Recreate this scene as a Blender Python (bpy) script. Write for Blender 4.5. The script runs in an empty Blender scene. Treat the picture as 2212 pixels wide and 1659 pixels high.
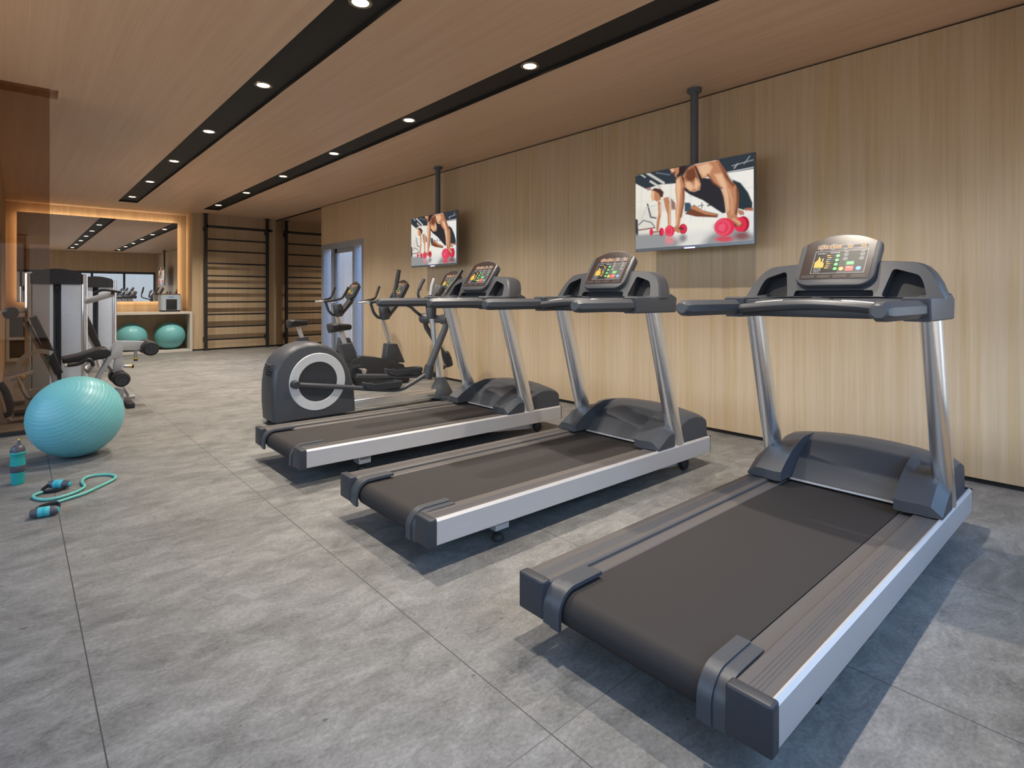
import bpy, bmesh, math, random
import numpy as np
from mathutils import Vector, Matrix
PI = math.pi
random.seed(7)
S = bpy.context.scene
COL = S.collection

# ------------------------------------------------------------------ camera
FPX, CXP, CYP, CAMH = 1205.0, 1106.0, 638.5, 1.10
YAW = math.atan2(1106 - 35, FPX)
cam_d = bpy.data.cameras.new('camera')
cam_d.sensor_width = 36.0
cam_d.lens = 36.0 * FPX / 2212.0
cam_d.shift_y = -(829.5 - CYP) / 2212.0
cam_d.clip_start = 0.02
cam = bpy.data.objects.new('camera', cam_d)
COL.objects.link(cam)
cam.location = (0, 0, CAMH)
cam.rotation_euler = (PI / 2, 0, -YAW)
S.camera = cam

# ------------------------------------------------------------------ world, exposure
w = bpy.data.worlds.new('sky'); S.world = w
w.use_nodes = True
wn = w.node_tree
for n in list(wn.nodes): wn.nodes.remove(n)
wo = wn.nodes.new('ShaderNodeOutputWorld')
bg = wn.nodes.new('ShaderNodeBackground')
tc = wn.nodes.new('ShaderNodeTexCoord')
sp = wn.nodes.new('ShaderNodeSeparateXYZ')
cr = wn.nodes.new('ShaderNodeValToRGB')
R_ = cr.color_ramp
R_.elements[0].position = 0.14; R_.elements[0].color = (2.9, 2.1, 1.45, 1)      # warm glow added below the horizon to light the ceiling
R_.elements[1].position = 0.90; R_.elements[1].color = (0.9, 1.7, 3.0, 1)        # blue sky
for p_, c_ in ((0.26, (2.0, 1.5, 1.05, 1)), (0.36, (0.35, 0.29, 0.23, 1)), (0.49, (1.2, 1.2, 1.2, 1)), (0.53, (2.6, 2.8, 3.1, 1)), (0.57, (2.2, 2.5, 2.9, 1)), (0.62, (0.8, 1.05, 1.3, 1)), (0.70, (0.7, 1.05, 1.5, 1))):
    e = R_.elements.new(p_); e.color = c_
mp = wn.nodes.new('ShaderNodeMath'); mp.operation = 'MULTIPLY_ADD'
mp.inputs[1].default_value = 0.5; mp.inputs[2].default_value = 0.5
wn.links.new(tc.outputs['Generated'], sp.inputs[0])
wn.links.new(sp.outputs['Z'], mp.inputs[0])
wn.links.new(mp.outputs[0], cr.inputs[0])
# side directions get the added ground glow and low-sky band; front stays dimmer
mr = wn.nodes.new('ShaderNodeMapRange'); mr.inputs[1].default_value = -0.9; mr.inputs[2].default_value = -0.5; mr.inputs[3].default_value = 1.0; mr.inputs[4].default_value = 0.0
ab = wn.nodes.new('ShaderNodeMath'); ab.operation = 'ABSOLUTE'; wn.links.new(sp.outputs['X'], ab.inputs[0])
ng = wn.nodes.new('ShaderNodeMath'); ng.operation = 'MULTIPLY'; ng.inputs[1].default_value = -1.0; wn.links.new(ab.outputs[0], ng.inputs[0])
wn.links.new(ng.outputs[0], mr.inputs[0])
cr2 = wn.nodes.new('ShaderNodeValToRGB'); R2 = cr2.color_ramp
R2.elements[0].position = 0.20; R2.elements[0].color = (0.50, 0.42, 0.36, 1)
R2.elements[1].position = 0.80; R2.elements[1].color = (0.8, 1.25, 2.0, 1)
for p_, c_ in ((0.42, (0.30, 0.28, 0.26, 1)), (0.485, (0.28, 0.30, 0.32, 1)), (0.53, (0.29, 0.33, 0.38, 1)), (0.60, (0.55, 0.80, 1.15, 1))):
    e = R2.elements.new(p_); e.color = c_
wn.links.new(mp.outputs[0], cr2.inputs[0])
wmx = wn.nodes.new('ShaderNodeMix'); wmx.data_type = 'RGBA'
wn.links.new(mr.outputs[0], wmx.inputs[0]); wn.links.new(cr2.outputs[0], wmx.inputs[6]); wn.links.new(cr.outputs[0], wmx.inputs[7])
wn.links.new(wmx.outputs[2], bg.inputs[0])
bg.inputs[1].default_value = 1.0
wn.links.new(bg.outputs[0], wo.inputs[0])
S.view_settings.view_transform = 'Standard'
S.view_settings.look = 'None'
S.view_settings.gamma = 1.0
S.view_settings.use_curve_mapping = False
S.view_settings.exposure = 1.27
SPOT_W = 76.0
H = 2.738

def portal(loc, rot, sx, sy):
    l = bpy.data.lights.new('daylight_portal', 'AREA')
    l.shape = 'RECTANGLE'; l.size = sx; l.size_y = sy
    l.cycles.is_portal = True
    o = bpy.data.objects.new('daylight_portal', l); COL.objects.link(o)
    o.location = loc; o.rotation_euler = rot
portal((1.1, -0.2, 1.0), (PI / 2, 0, 0), 6.2, 2.0)               # front windows, light enters towards +y
portal((-2.15, 2.9, 1.18), (PI / 2, 0, -PI / 2), 5.2, 2.3)            # near left window
portal((-0.25, 7.6, 1.36), (PI / 2, 0, -PI / 2), 3.2, 1.0)         # side window
portal((4.35, 9.2, 1.0), (PI / 2, 0, PI / 2), 1.7, 2.0)            # door

# ------------------------------------------------------------------ pixel helper (build-time measuring only)
FW = Vector((math.sin(YAW), math.cos(YAW), 0)); RT = Vector((math.cos(YAW), -math.sin(YAW), 0))
def ray(px, py): return FW + RT * ((px - CXP) / FPX) - Vector((0, 0, 1)) * ((py - CYP) / FPX)
def aty(px, py, y):
    d = ray(px, py); return Vector((0, 0, CAMH)) + d * (y / d.y)
def atz(px, py, z):
    d = ray(px, py); return Vector((0, 0, CAMH)) + d * ((z - CAMH) / d.z)

# ------------------------------------------------------------------ materials
def mat(name, col, rough=0.5, metal=0.0, spec=0.5, noise=0.0, nscale=(30, 30, 30), emit=None, estr=1.0, bump=0.0, coat=0.0, aniso=0.0):
    m = bpy.data.materials.new(name); m.use_nodes = True
    nt = m.node_tree; b = nt.nodes['Principled BSDF']
    b.inputs['Base Color'].default_value = (*col, 1)
    b.inputs['Roughness'].default_value = rough
    b.inputs['Metallic'].default_value = metal
    b.inputs['Specular IOR Level'].default_value = spec
    if coat: b.inputs['Coat Weight'].default_value = coat
    if emit:
        b.inputs['Emission Color'].default_value = (*emit, 1)
        b.inputs['Emission Strength'].default_value = estr
    if noise or bump:
        t = nt.nodes.new('ShaderNodeTexCoord'); mpn = nt.nodes.new('ShaderNodeMapping')
        mpn.inputs['Scale'].default_value = nscale
        nz = nt.nodes.new('ShaderNodeTexNoise'); nz.inputs['Scale'].default_value = 1.0; nz.inputs['Detail'].default_value = 4
        nt.links.new(t.outputs['Object'], mpn.inputs[0]); nt.links.new(mpn.outputs[0], nz.inputs['Vector'])
        if noise:
            r = nt.nodes.new('ShaderNodeValToRGB')
            r.color_ramp.elements[0].position = 0.3; r.color_ramp.elements[1].position = 0.7
            r.color_ramp.elements[0].color = (*[c * (1 - noise) for c in col], 1)
            r.color_ramp.elements[1].color = (*[min(1, c * (1 + noise)) for c in col], 1)
            nt.links.new(nz.outputs['Fac'], r.inputs[0]); nt.links.new(r.outputs[0], b.inputs['Base Color'])
        if bump:
            bp = nt.nodes.new('ShaderNodeBump'); bp.inputs['Strength'].default_value = bump; bp.inputs['Distance'].default_value = 0.002
            nt.links.new(nz.outputs['Fac'], bp.inputs['Height']); nt.links.new(bp.outputs[0], b.inputs['Normal'])
    return m

def wood(name, dark, light, coarse, fine, rough=0.5, spec=0.3, contrast=1.0, streak=None):
    m = bpy.data.materials.new(name); m.use_nodes = True
    nt = m.node_tree; b = nt.nodes['Principled BSDF']; N = nt.nodes.new; L = nt.links.new
    t = N('ShaderNodeTexCoord')
    def nz(scale, det, dist=0.0):
        mm = N('ShaderNodeMapping'); mm.inputs['Scale'].default_value = scale
        L(t.outputs['Object'], mm.inputs[0])
        n = N('ShaderNodeTexNoise'); n.inputs['Scale'].default_value = 1.0; n.inputs['Detail'].default_value = det
        n.inputs['Distortion'].default_value = dist
        L(mm.outputs[0], n.inputs['Vector']); return n
    a = nz(coarse, 6, 0.4); f = nz(fine, 5, 0.1); big = nz(tuple(c * 0.22 for c in coarse), 3, 0.3)
    m1 = N('ShaderNodeMath'); m1.operation = 'MULTIPLY'; m1.inputs[1].default_value = 0.45; L(a.outputs['Fac'], m1.inputs[0])
    m2 = N('ShaderNodeMath'); m2.operation = 'MULTIPLY_ADD'; m2.inputs[1].default_value = 0.30; L(f.outputs['Fac'], m2.inputs[0]); L(m1.outputs[0], m2.inputs[2])
    m3 = N('ShaderNodeMath'); m3.operation = 'MULTIPLY_ADD'; m3.inputs[1].default_value = 0.25; L(big.outputs['Fac'], m3.inputs[0]); L(m2.outputs[0], m3.inputs[2])
    r = N('ShaderNodeValToRGB')
    r.color_ramp.elements[0].position = 0.5 - 0.17 / contrast; r.color_ramp.elements[0].color = (*dark, 1)
    r.color_ramp.elements[1].position = 0.5 + 0.15 / contrast; r.color_ramp.elements[1].color = (*light, 1)
    L(m3.outputs[0], r.inputs[0]); L(r.outputs[0], b.inputs['Base Color'])
    if streak:                                   # scattered ochre figure in the veneer
        sk = nz((11, 11, 0.42), 5, 0.8); sk2 = nz((90, 90, 1.6), 3, 0.2)
        q = N('ShaderNodeMath'); q.operation = 'MULTIPLY_ADD'; q.inputs[1].default_value = 0.35; L(sk2.outputs['Fac'], q.inputs[0]); L(sk.outputs['Fac'], q.inputs[2])
        k = N('ShaderNodeMapRange'); k.inputs[1].default_value = 0.70; k.inputs[2].default_value = 0.86; k.inputs[3].default_value = 0.0; k.inputs[4].default_value = 0.55; L(q.outputs[0], k.inputs[0])
        mk = N('ShaderNodeMix'); mk.data_type = 'RGBA'; L(k.outputs[0], mk.inputs[0]); L(r.outputs[0], mk.inputs[6]); mk.inputs[7].default_value = (*streak, 1)
        L(mk.outputs[2], b.inputs['Base Color'])
    b.inputs['Roughness'].default_value = rough; b.inputs['Specular IOR Level'].default_value = spec
    bp = N('ShaderNodeBump'); bp.inputs['Strength'].default_value = 0.12; bp.inputs['Distance'].default_value = 0.002
    L(f.outputs['Fac'], bp.inputs['Height']); L(bp.outputs[0], b.inputs['Normal'])
    return m

def concrete():
    m = bpy.data.materials.new('concrete_tile'); m.use_nodes = True
    nt = m.node_tree; b = nt.nodes['Principled BSDF']; N = nt.nodes.new; L = nt.links.new
    t = N('ShaderNodeTexCoord')
    def nz(scale, det, rgh=0.6, dist=0.0):
        mm = N('ShaderNodeMapping'); mm.inputs['Scale'].default_value = scale; mm.inputs['Rotation'].default_value = (0, 0, 0.35)
        L(t.outputs['Object'], mm.inputs[0])
        n = N('ShaderNodeTexNoise'); n.inputs['Scale'].default_value = 1.0; n.inputs['Detail'].default_value = det
        n.inputs['Roughness'].default_value = rgh; n.inputs['Distortion'].default_value = dist
        L(mm.outputs[0], n.inputs['Vector']); return n
    big = nz((1.6, 2.4, 1), 8, 0.62, 0.5); mid = nz((6, 11, 1), 9, 0.7, 0.8); fine = nz((70, 95, 1), 6, 0.75); pit = nz((26, 38, 1), 3, 0.5)
    def mul(a, k, c=None):
        n = N('ShaderNodeMath'); n.operation = 'MULTIPLY_ADD'; n.inputs[1].default_value = k; L(a, n.inputs[0])
        if c is None: n.inputs[2].default_value = 0.0
        else: L(c, n.inputs[2])
        return n.outputs[0]
    v = mul(fine.outputs['Fac'], 0.34, mul(mid.outputs['Fac'], 0.40, mul(big.outputs['Fac'], 0.26)))
    r = N('ShaderNodeValToRGB')
    r.color_ramp.elements[0].position = 0.34; r.color_ramp.elements[0].color = (0.045, 0.044, 0.043, 1)
    r.color_ramp.elements[1].position = 0.66; r.color_ramp.elements[1].color = (0.30, 0.294, 0.283, 1)
    e = r.color_ramp.elements.new(0.50); e.color = (0.165, 0.162, 0.155, 1)
    L(v, r.inputs[0])
    # small dark pits
    pr = N('ShaderNodeValToRGB'); pr.color_ramp.elements[0].position = 0.24; pr.color_ramp.elements[0].color = (0.45, 0.45, 0.45, 1)
    pr.color_ramp.elements[1].position = 0.30; pr.color_ramp.elements[1].color = (1, 1, 1, 1)
    L(pit.outputs['Fac'], pr.inputs[0])
    mx = N('ShaderNodeMix'); mx.data_type = 'RGBA'; mx.blend_type = 'MULTIPLY'; mx.inputs[0].default_value = 1.0
    L(r.outputs[0], mx.inputs[6]); L(pr.outputs[0], mx.inputs[7])
    # tile joints: x = 0.160 + 0.843 k ; y = 0.98 + 1.686 k
    s = N('ShaderNodeSeparateXYZ'); L(t.outputs['Object'], s.inputs[0])
    def joint(sock, off, step, wd):
        a = N('ShaderNodeMath'); a.operation = 'SUBTRACT'; L(sock, a.inputs[0]); a.inputs[1].default_value = off - step * 0.5
        c = N('ShaderNodeMath'); c.operation = 'FLOORED_MODULO'; L(a.outputs[0], c.inputs[0]); c.inputs[1].default_value = step
        d = N('ShaderNodeMath'); d.operation = 'SUBTRACT'; L(c.outputs[0], d.inputs[0]); d.inputs[1].default_value = step * 0.5
        g = N('ShaderNodeMath'); g.operation = 'ABSOLUTE'; L(d.outputs[0], g.inputs[0])
        h = N('ShaderNodeMath'); h.operation = 'LESS_THAN'; L(g.outputs[0], h.inputs[0]); h.inputs[1].default_value = wd
        return h.outputs[0]
    jx = joint(s.outputs['X'], 0.160, 0.843, 0.0018); jy = joint(s.outputs['Y'], 0.98, 1.686, 0.0009)
    mxj = N('ShaderNodeMath'); mxj.operation = 'MAXIMUM'; L(jx, mxj.inputs[0]); L(jy, mxj.inputs[1])
    m2 = N('ShaderNodeMix'); m2.data_type = 'RGBA'; L(mxj.outputs[0], m2.inputs[0]); L(mx.outputs[2], m2.inputs[6]); m2.inputs[7].default_value = (0.05, 0.048, 0.047, 1)
    L(m2.outputs[2], b.inputs['Base Color'])
    b.inputs['Roughness'].default_value = 0.52; b.inputs['Specular IOR Level'].default_value = 0.35
    bp = N('ShaderNodeBump'); bp.inputs['Strength'].default_value = 0.12; bp.inputs['Distance'].default_value = 0.004
    L(v, bp.inputs['Height']); L(bp.outputs[0], b.inputs['Normal'])
    return m

def glass(name, tint, refl, rough=0.0, blend=0.25):
    m = bpy.data.materials.new(name); m.use_nodes = True
    nt = m.node_tree; N = nt.nodes.new; L = nt.links.new
    for n in list(nt.nodes): nt.nodes.remove(n)
    o = N('ShaderNodeOutputMaterial'); tr = N('ShaderNodeBsdfTransparent'); g = N('ShaderNodeBsdfGlossy')
    tr.inputs[0].default_value = (*tint, 1); g.inputs['Roughness'].default_value = rough; g.inputs[0].default_value = (*refl, 1)
    lw = N('ShaderNodeLayerWeight'); lw.inputs[0].default_value = 0.5
    pw = N('ShaderNodeMath'); pw.operation = 'POWER'; pw.inputs[1].default_value = 4.0; L(lw.outputs['Facing'], pw.inputs[0])
    ma = N('ShaderNodeMath'); ma.operation = 'MULTIPLY_ADD'; ma.inputs[1].default_value = 0.9 * (1 - blend); ma.inputs[2].default_value = blend; L(pw.outputs[0], ma.inputs[0])
    mx = N('ShaderNodeMixShader'); L(ma.outputs[0], mx.inputs[0]); L(tr.outputs[0], mx.inputs[1]); L(g.outputs[0], mx.inputs[2])
    L(mx.outputs[0], o.inputs[0]); return m

def emis(name, col, strength):
    m = bpy.data.materials.new(name); m.use_nodes = True
    nt = m.node_tree; b = nt.nodes['Principled BSDF']
    b.inputs['Base Color'].default_value = (0.02, 0.02, 0.02, 1)
    b.inputs['Emission Color'].default_value = (*col, 1); b.inputs['Emission Strength'].default_value = strength
    b.inputs['Roughness'].default_value = 0.4
    return m

M = {}
M['wall'] = wood('wood_wall', (0.43, 0.305, 0.182), (0.64, 0.507, 0.36), (34, 34, 0.55), (230, 230, 3.2), 0.55, 0.25, 0.72, (0.50, 0.355, 0.165))
M['ceil'] = wood('wood_ceiling', (0.54, 0.36, 0.24), (0.68, 0.485, 0.345), (16, 0.45, 16), (120, 1.6, 120), 0.42, 0.35, 0.9)
M['backwood'] = wood('wood_back', (0.44, 0.29, 0.175), (0.62, 0.45, 0.29), (30, 30, 0.5), (200, 200, 3.0), 0.55, 0.25)
M['floor'] = concrete()
M['black'] = mat('matt_black', (0.018, 0.018, 0.019), 0.55, noise=0.15)
M['channel'] = mat('black_channel', (0.021, 0.020, 0.020), 0.6, spec=0.3, noise=0.1)
M['plast'] = mat('grey_plastic', (0.048, 0.052, 0.061), 0.42, spec=0.45, noise=0.06, nscale=(400, 400, 400), bump=0.06)
M['plast2'] = mat('dark_grey_plastic', (0.033, 0.035, 0.041), 0.45, spec=0.4, noise=0.06, nscale=(300, 300, 300))
M['plast3'] = mat('black_plastic', (0.024, 0.025, 0.028), 0.45, spec=0.4, noise=0.08, nscale=(200, 200, 200))
M['belt'] = mat('belt_rubber', (0.028, 0.0245, 0.024), 0.68, spec=0.25, noise=0.08, nscale=(300, 300, 300), bump=0.1)
M['rail'] = mat('foot_rail', (0.090, 0.081, 0.077), 0.42, spec=0.5, noise=0.06, nscale=(6, 400, 400))
M['alu'] = mat('brushed_aluminium', (0.54, 0.525, 0.525), 0.42, metal=0.45, noise=0.05, nscale=(3, 500, 500))
M['alu_post'] = mat('post_aluminium', (0.88, 0.90, 0.93), 0.27, metal=1.0, noise=0.05, nscale=(500, 500, 3))
M['chrome'] = mat('polished_steel', (0.75, 0.74, 0.74), 0.2, metal=1.0, noise=0.03)
M['silverpaint'] = mat('silver_paint', (0.50, 0.50, 0.51), 0.4, metal=0.35, noise=0.04, nscale=(200, 200, 200))
M['whiteplate'] = mat('pale_shroud', (0.64, 0.72, 0.85), 0.38, metal=0.25, noise=0.03)
M['ring'] = mat('pale_ring', (0.58, 0.60, 0.63), 0.4, metal=0.2, noise=0.03)
M['pad'] = mat('black_upholstery', (0.022, 0.021, 0.023), 0.48, spec=0.4, noise=0.1, nscale=(150, 150, 150), bump=0.1)
M['rubber'] = mat('black_rubber', (0.015, 0.015, 0.016), 0.65, noise=0.1)
M['ball'] = mat('turquoise_vinyl', (0.165, 0.47, 0.50), 0.36, spec=0.5, noise=0.03, nscale=(8, 8, 8))
M['teal'] = mat('teal_plastic', (0.018, 0.33, 0.30), 0.28, spec=0.5, noise=0.04)
M['tealtube'] = mat('teal_rubber_tube', (0.12, 0.42, 0.36), 0.4, noise=0.04)
M['aqua'] = mat('aqua_foam', (0.05, 0.40, 0.45), 0.5, noise=0.06)
M['greyband'] = mat('grey_band', (0.075, 0.07, 0.085), 0.4, noise=0.05)
M['yellow'] = mat('yellow_plastic', (0.75, 0.48, 0.03), 0.4, noise=0.04)
M['frame'] = mat('charcoal_frame', (0.05, 0.056, 0.066), 0.45, noise=0.05)
M['doorframe'] = mat('grey_aluminium_frame', (0.32, 0.36, 0.42), 0.4, metal=0.3, noise=0.04)
M['white'] = mat('cream_laminate', (0.62, 0.58, 0.52), 0.45, noise=0.03)
M['pole'] = mat('slate_pole', (0.10, 0.115, 0.14), 0.42, noise=0.05)
M['tvframe'] = mat('tv_bezel', (0.16, 0.19, 0.22), 0.3, metal=0.4, noise=0.04)
M['mirror'] = mat('mirror_silver', (0.80, 0.78, 0.76), 0.0, metal=1.0)
M['smokemirror'] = mat('smoked_mirror', (0.56, 0.50, 0.45), 0.0, metal=1.0)
M['glass'] = glass('clear_glass', (0.93, 0.96, 0.98), (0.9, 0.95, 1.0), 0.0, 0.03)
M['bronze'] = glass('bronze_glass', (0.74, 0.66, 0.59), (0.70, 0.60, 0.52), 0.0, 0.05)
M['doorglass'] = glass('door_glass', (0.80, 0.80, 0.84), (0.9, 0.9, 0.95), 0.0, 0.06)
M['lens'] = emis('lamp_lens', (1.0, 0.80, 0.52), 14.0)
M['ledstrip'] = emis('led_strip', (1.0, 0.78, 0.50), 3.6)
M['lampring'] = mat('lamp_ring', (0.35, 0.30, 0.25), 0.3, metal=0.8, noise=0.04)
M['blueled'] = emis('blue_led', (0.35, 0.35, 1.0), 2.5)
M['e_orange'] = emis('led_orange', (1.0, 0.34, 0.03), 0.75)
M['e_amber'] = emis('led_amber', (1.0, 0.52, 0.05), 0.6)
M['e_green'] = emis('led_green', (0.05, 0.75, 0.12), 0.5)
M['e_red'] = emis('led_red', (1.0, 0.04, 0.03), 0.6)
M['e_blue'] = emis('led_blue', (0.12, 0.45, 0.85), 0.5)
M['e_white'] = emis('print_white', (0.8, 0.8, 0.82), 0.3)
M['e_grey'] = emis('print_grey', (0.4, 0.38, 0.38), 0.12)
M['scr'] = mat('screen_black', (0.028, 0.016, 0.015), 0.25, noise=0.1)
M['scrpanel'] = mat('screen_panel', (0.016, 0.015, 0.016), 0.25, noise=0.1)

# ------------------------------------------------------------------ mesh builder
class MB:
    def __init__(s): s.bm = bmesh.new()
    def _merge(s, b):
        me = bpy.data.meshes.new('tmp'); b.to_mesh(me); b.free(); s.bm.from_mesh(me); bpy.data.meshes.remove(me)
    def poly(s, vs, fs, mi=0):
        V = [s.bm.verts.new(v) for v in vs]
        for f in fs:
            try:
                fc = s.bm.faces.new([V[i] for i in f]); fc.material_index = mi
            except ValueError: pass
        return s
    def box(s, a, b, bev=0.0, seg=2, mi=0, rot=None, at=None):
        x0, y0, z0 = a; x1, y1, z1 = b
        t = bmesh.new()
        V = [t.verts.new(p) for p in ((x0, y0, z0), (x1, y0, z0), (x1, y1, z0), (x0, y1, z0), (x0, y0, z1), (x1, y0, z1), (x1, y1, z1), (x0, y1, z1))]
        for f in ((0, 3, 2, 1), (4, 5, 6, 7), (0, 1, 5, 4), (1, 2, 6, 5), (2, 3, 7, 6), (3, 0, 4, 7)): t.faces.new([V[i] for i in f])
        if bev: bmesh.ops.bevel(t, geom=list(t.edges), offset=bev, segments=seg, affect='EDGES', profile=0.6)
        for f in t.faces: f.material_index = mi
        if rot is not None: bmesh.ops.transform(t, matrix=rot, verts=t.verts)
        if at is not None: bmesh.ops.translate(t, vec=Vector(at), verts=t.verts)
        s._merge(t); return s
    def prism(s, pts, axis, a, b, bev=0.0, seg=2, mi=0):
        # pts: closed 2D outline; axis 'x': (y,z) 'y': (x,z) 'z': (x,y)
        def P(p, k):
            if axis == 'x': return (k, p[0], p[1])
            if axis == 'y': return (p[0], k, p[1])
            return (p[0], p[1], k)
        t = bmesh.new()
        A = [t.verts.new(P(p, a)) for p in pts]; B = [t.verts.new(P(p, b)) for p in pts]
        n = len(pts)
        f0 = t.faces.new(A); f1 = t.faces.new(B[::-1])
        for i in range(n): t.faces.new([A[i], B[i], B[(i + 1) % n], A[(i + 1) % n]])
        bmesh.ops.recalc_face_normals(t, faces=t.faces)
        if bev:
            ed = [e for e in t.edges if len([f for f in e.link_faces if len(f.verts) == n]) == 1] if n > 4 else list(t.edges)
            bmesh.ops.bevel(t, geom=ed, offset=bev, segments=seg, affect='EDGES', profile=0.6)
        for f in t.faces: f.material_index = mi
        s._merge(t); return s
    def tube(s, path, r, n=12, cap=True, ry=None, mi=0, up=None, prof=None):
        path = [Vector(p) for p in path]
        rs = r if isinstance(r, (list, tuple)) else [r] * len(path)
        rys = rs if ry is None else (ry if isinstance(ry, (list, tuple)) else [ry] * len(path))
        rings = []
        t0 = (path[1] - path[0]).normalized()
        u = Vector(up) if up is not None else (Vector((0, 0, 1)) if abs(t0.z) < 0.9 else Vector((1, 0, 0)))
        for i, p in enumerate(path):
            if i == 0: t = path[1] - path[0]
            elif i == len(path) - 1: t = path[-1] - path[-2]
            else: t = (path[i + 1] - p).normalized() + (p - path[i - 1]).normalized()
            t.normalize()
            u = (u - t * u.dot(t)).normalized(); v = t.cross(u)
            ring = []
            for k in range(n):
                if prof: a, b_ = prof[k]
                else: a, b_ = math.cos(2 * PI * k / n), math.sin(2 * PI * k / n)
                ring.append(s.bm.verts.new(p + u * (a * rs[i]) + v * (b_ * rys[i])))
            rings.append(ring)
        for i in range(len(rings) - 1):
            for k in range(n):
                f = s.bm.faces.new([rings[i][k], rings[i + 1][k], rings[i + 1][(k + 1) % n], rings[i][(k + 1) % n]]); f.material_index = mi
        if cap:
            f = s.bm.faces.new(rings[0]); f.material_index = mi
            f = s.bm.faces.new(rings[-1][::-1]); f.material_index = mi
        return s
    def lathe(s, prof, o=(0, 0, 0), ax=(0, 0, 1), n=32, mi=0, close=True):
        # prof: (radius, height) along axis
        o = Vector(o); ax = Vector(ax).normalized()
        u = ax.orthogonal().normalized(); v = ax.cross(u)
        rings = []
        for (r, h) in prof:
            if r < 1e-6: rings.append([s.bm.verts.new(o + ax * h)])
            else: rings.append([s.bm.verts.new(o + ax * h + (u * math.cos(2 * PI * k / n) + v * math.sin(2 * PI * k / n)) * r) for k in range(n)])
        for i in range(len(rings) - 1):
            A, B = rings[i], rings[i + 1]
            for k in range(n):
                a, b, c, d = A[k % len(A)], A[(k + 1) % len(A)], B[(k + 1) % len(B)], B[k % len(B)]
                vs = []
                for q in (a, b, c, d):
                    if q not in vs: vs.append(q)
                if len(vs) >= 3:
                    f = s.bm.faces.new(vs); f.material_index = mi
        if close:
            for R_, fl in ((rings[0], True), (rings[-1], False)):
                if len(R_) > 1:
                    f = s.bm.faces.new(R_[::-1] if fl else R_); f.material_index = mi
        return s
    def loft(s, rings, cap=True, closed=True, mi=0):
        R_ = [[s.bm.verts.new(p) for p in r] for r in rings]; n = len(rings[0])
        for i in range(len(R_) - 1):
            for k in range(n if closed else n - 1):
                f = s.bm.faces.new([R_[i][k], R_[i][(k + 1) % n], R_[i + 1][(k + 1) % n], R_[i + 1][k]]); f.material_index = mi
        if cap:
            f = s.bm.faces.new(R_[0][::-1]); f.material_index = mi
            f = s.bm.faces.new(R_[-1]); f.material_index = mi
        return s

def obj(name, mb, m, parent=None, smooth=35, origin=None):
    bm = mb.bm
    bmesh.ops.remove_doubles(bm, verts=bm.verts, dist=1e-6)
    bmesh.ops.recalc_face_normals(bm, faces=bm.faces)
    o0 = Vector((0, 0, 0))
    base = None
    if parent is not None:
        q = parent
        while q is not None: o0 += q.location; q = q.parent
        bmesh.ops.translate(bm, vec=-o0, verts=bm.verts)
    elif origin is not None:
        bmesh.ops.translate(bm, vec=-Vector(origin), verts=bm.verts)
    me = bpy.data.meshes.new(name); bm.to_mesh(me); bm.free()
    for q in (m if isinstance(m, (list, tuple)) else [m]): me.materials.append(q)
    if smooth:
        me.polygons.foreach_set('use_smooth', [True] * len(me.polygons))
        me.set_sharp_from_angle(angle=math.radians(smooth))
    o = bpy.data.objects.new(name, me); COL.objects.link(o)
    if parent is not None: o.parent = parent
    elif origin is not None: o.location = origin
    return o
def thing(name, loc, label, cat, group=None):
    o = bpy.data.objects.new(name, None); o.empty_display_size = 0.1; COL.objects.link(o)
    o.location = loc; o['label'] = label; o['category'] = cat
    if group: o['group'] = group
    return o
def tag(o, label, cat, group=None):
    o['label'] = label; o['category'] = cat
    if group: o['group'] = group
    return o
def struct(name, mb, m, smooth=0):
    o = obj(name, mb, m, None, smooth); o['kind'] = 'structure'; return o
def dup(root, loc, label, group=None):
    r = root.copy(); COL.objects.link(r); r.location = loc; r['label'] = label
    if group: r['group'] = group
    def rec(src, dst):
        for ch in list(src.children):
            c = ch.copy(); COL.objects.link(c); c.parent = dst; rec(ch, c)
    rec(root, r); return r
def smoothpath(pts, k=6):
    pts = [Vector(p) for p in pts]; out = []
    P = [pts[0]] + pts + [pts[-1]]
    for i in range(1, len(P) - 2):
        for j in range(k):
            t = j / k; a, b, c, d = P[i - 1], P[i], P[i + 1], P[i + 2]
            out.append(0.5 * ((2 * b) + (c - a) * t + (2 * a - 5 * b + 4 * c - d) * t * t + (3 * b - a - 3 * c + d) * t ** 3))
    out.append(pts[-1]); return out

# ================================================================== SETTING
Y0, WX, LX, LXN, NB = -0.12, 4.21, -0.135, -2.0, 13.02   # front wall, right wall, left wall beyond the glass, left wall near, niche back
S1 = (1.319, 1.601); S2 = (2.647, 2.92); SY0, SY1 = 0.95, 11.78
f = MB(); f.box((LXN - 0.1, Y0 - 0.1, -0.1), (WX + 0.1, 13.1, 0)); struct('floor', f, M['floor'])
c = MB()
ZC = H + 0.14
for (x0, x1) in ((LXN - 0.1, S1[0]), (S1[1], S2[0]), (S2[1], WX + 0.1)):
    ylo = Y0 - 0.1
    if x0 < 0:      # slot for the glass partition
        c.box((x0, ylo, H), (x1, 5.742, ZC)); c.box((x0, 6.01, H), (x1, 13.1, ZC)); c.box((0.256, 5.742, H), (x1, 6.01, ZC))
        c.box((x0, 5.742, H + 0.05), (0.256, 6.01, ZC))
    else: c.box((x0, ylo, H), (x1, 13.1, ZC))
for (x0, x1) in (S1, S2):
    c.box((x0, Y0 - 0.1, H), (x1, SY0, ZC)); c.box((x0, SY1, H), (x1, 13.1, ZC))
struct('ceiling', c, M['ceil'])
CZ = H + 0.028
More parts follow.
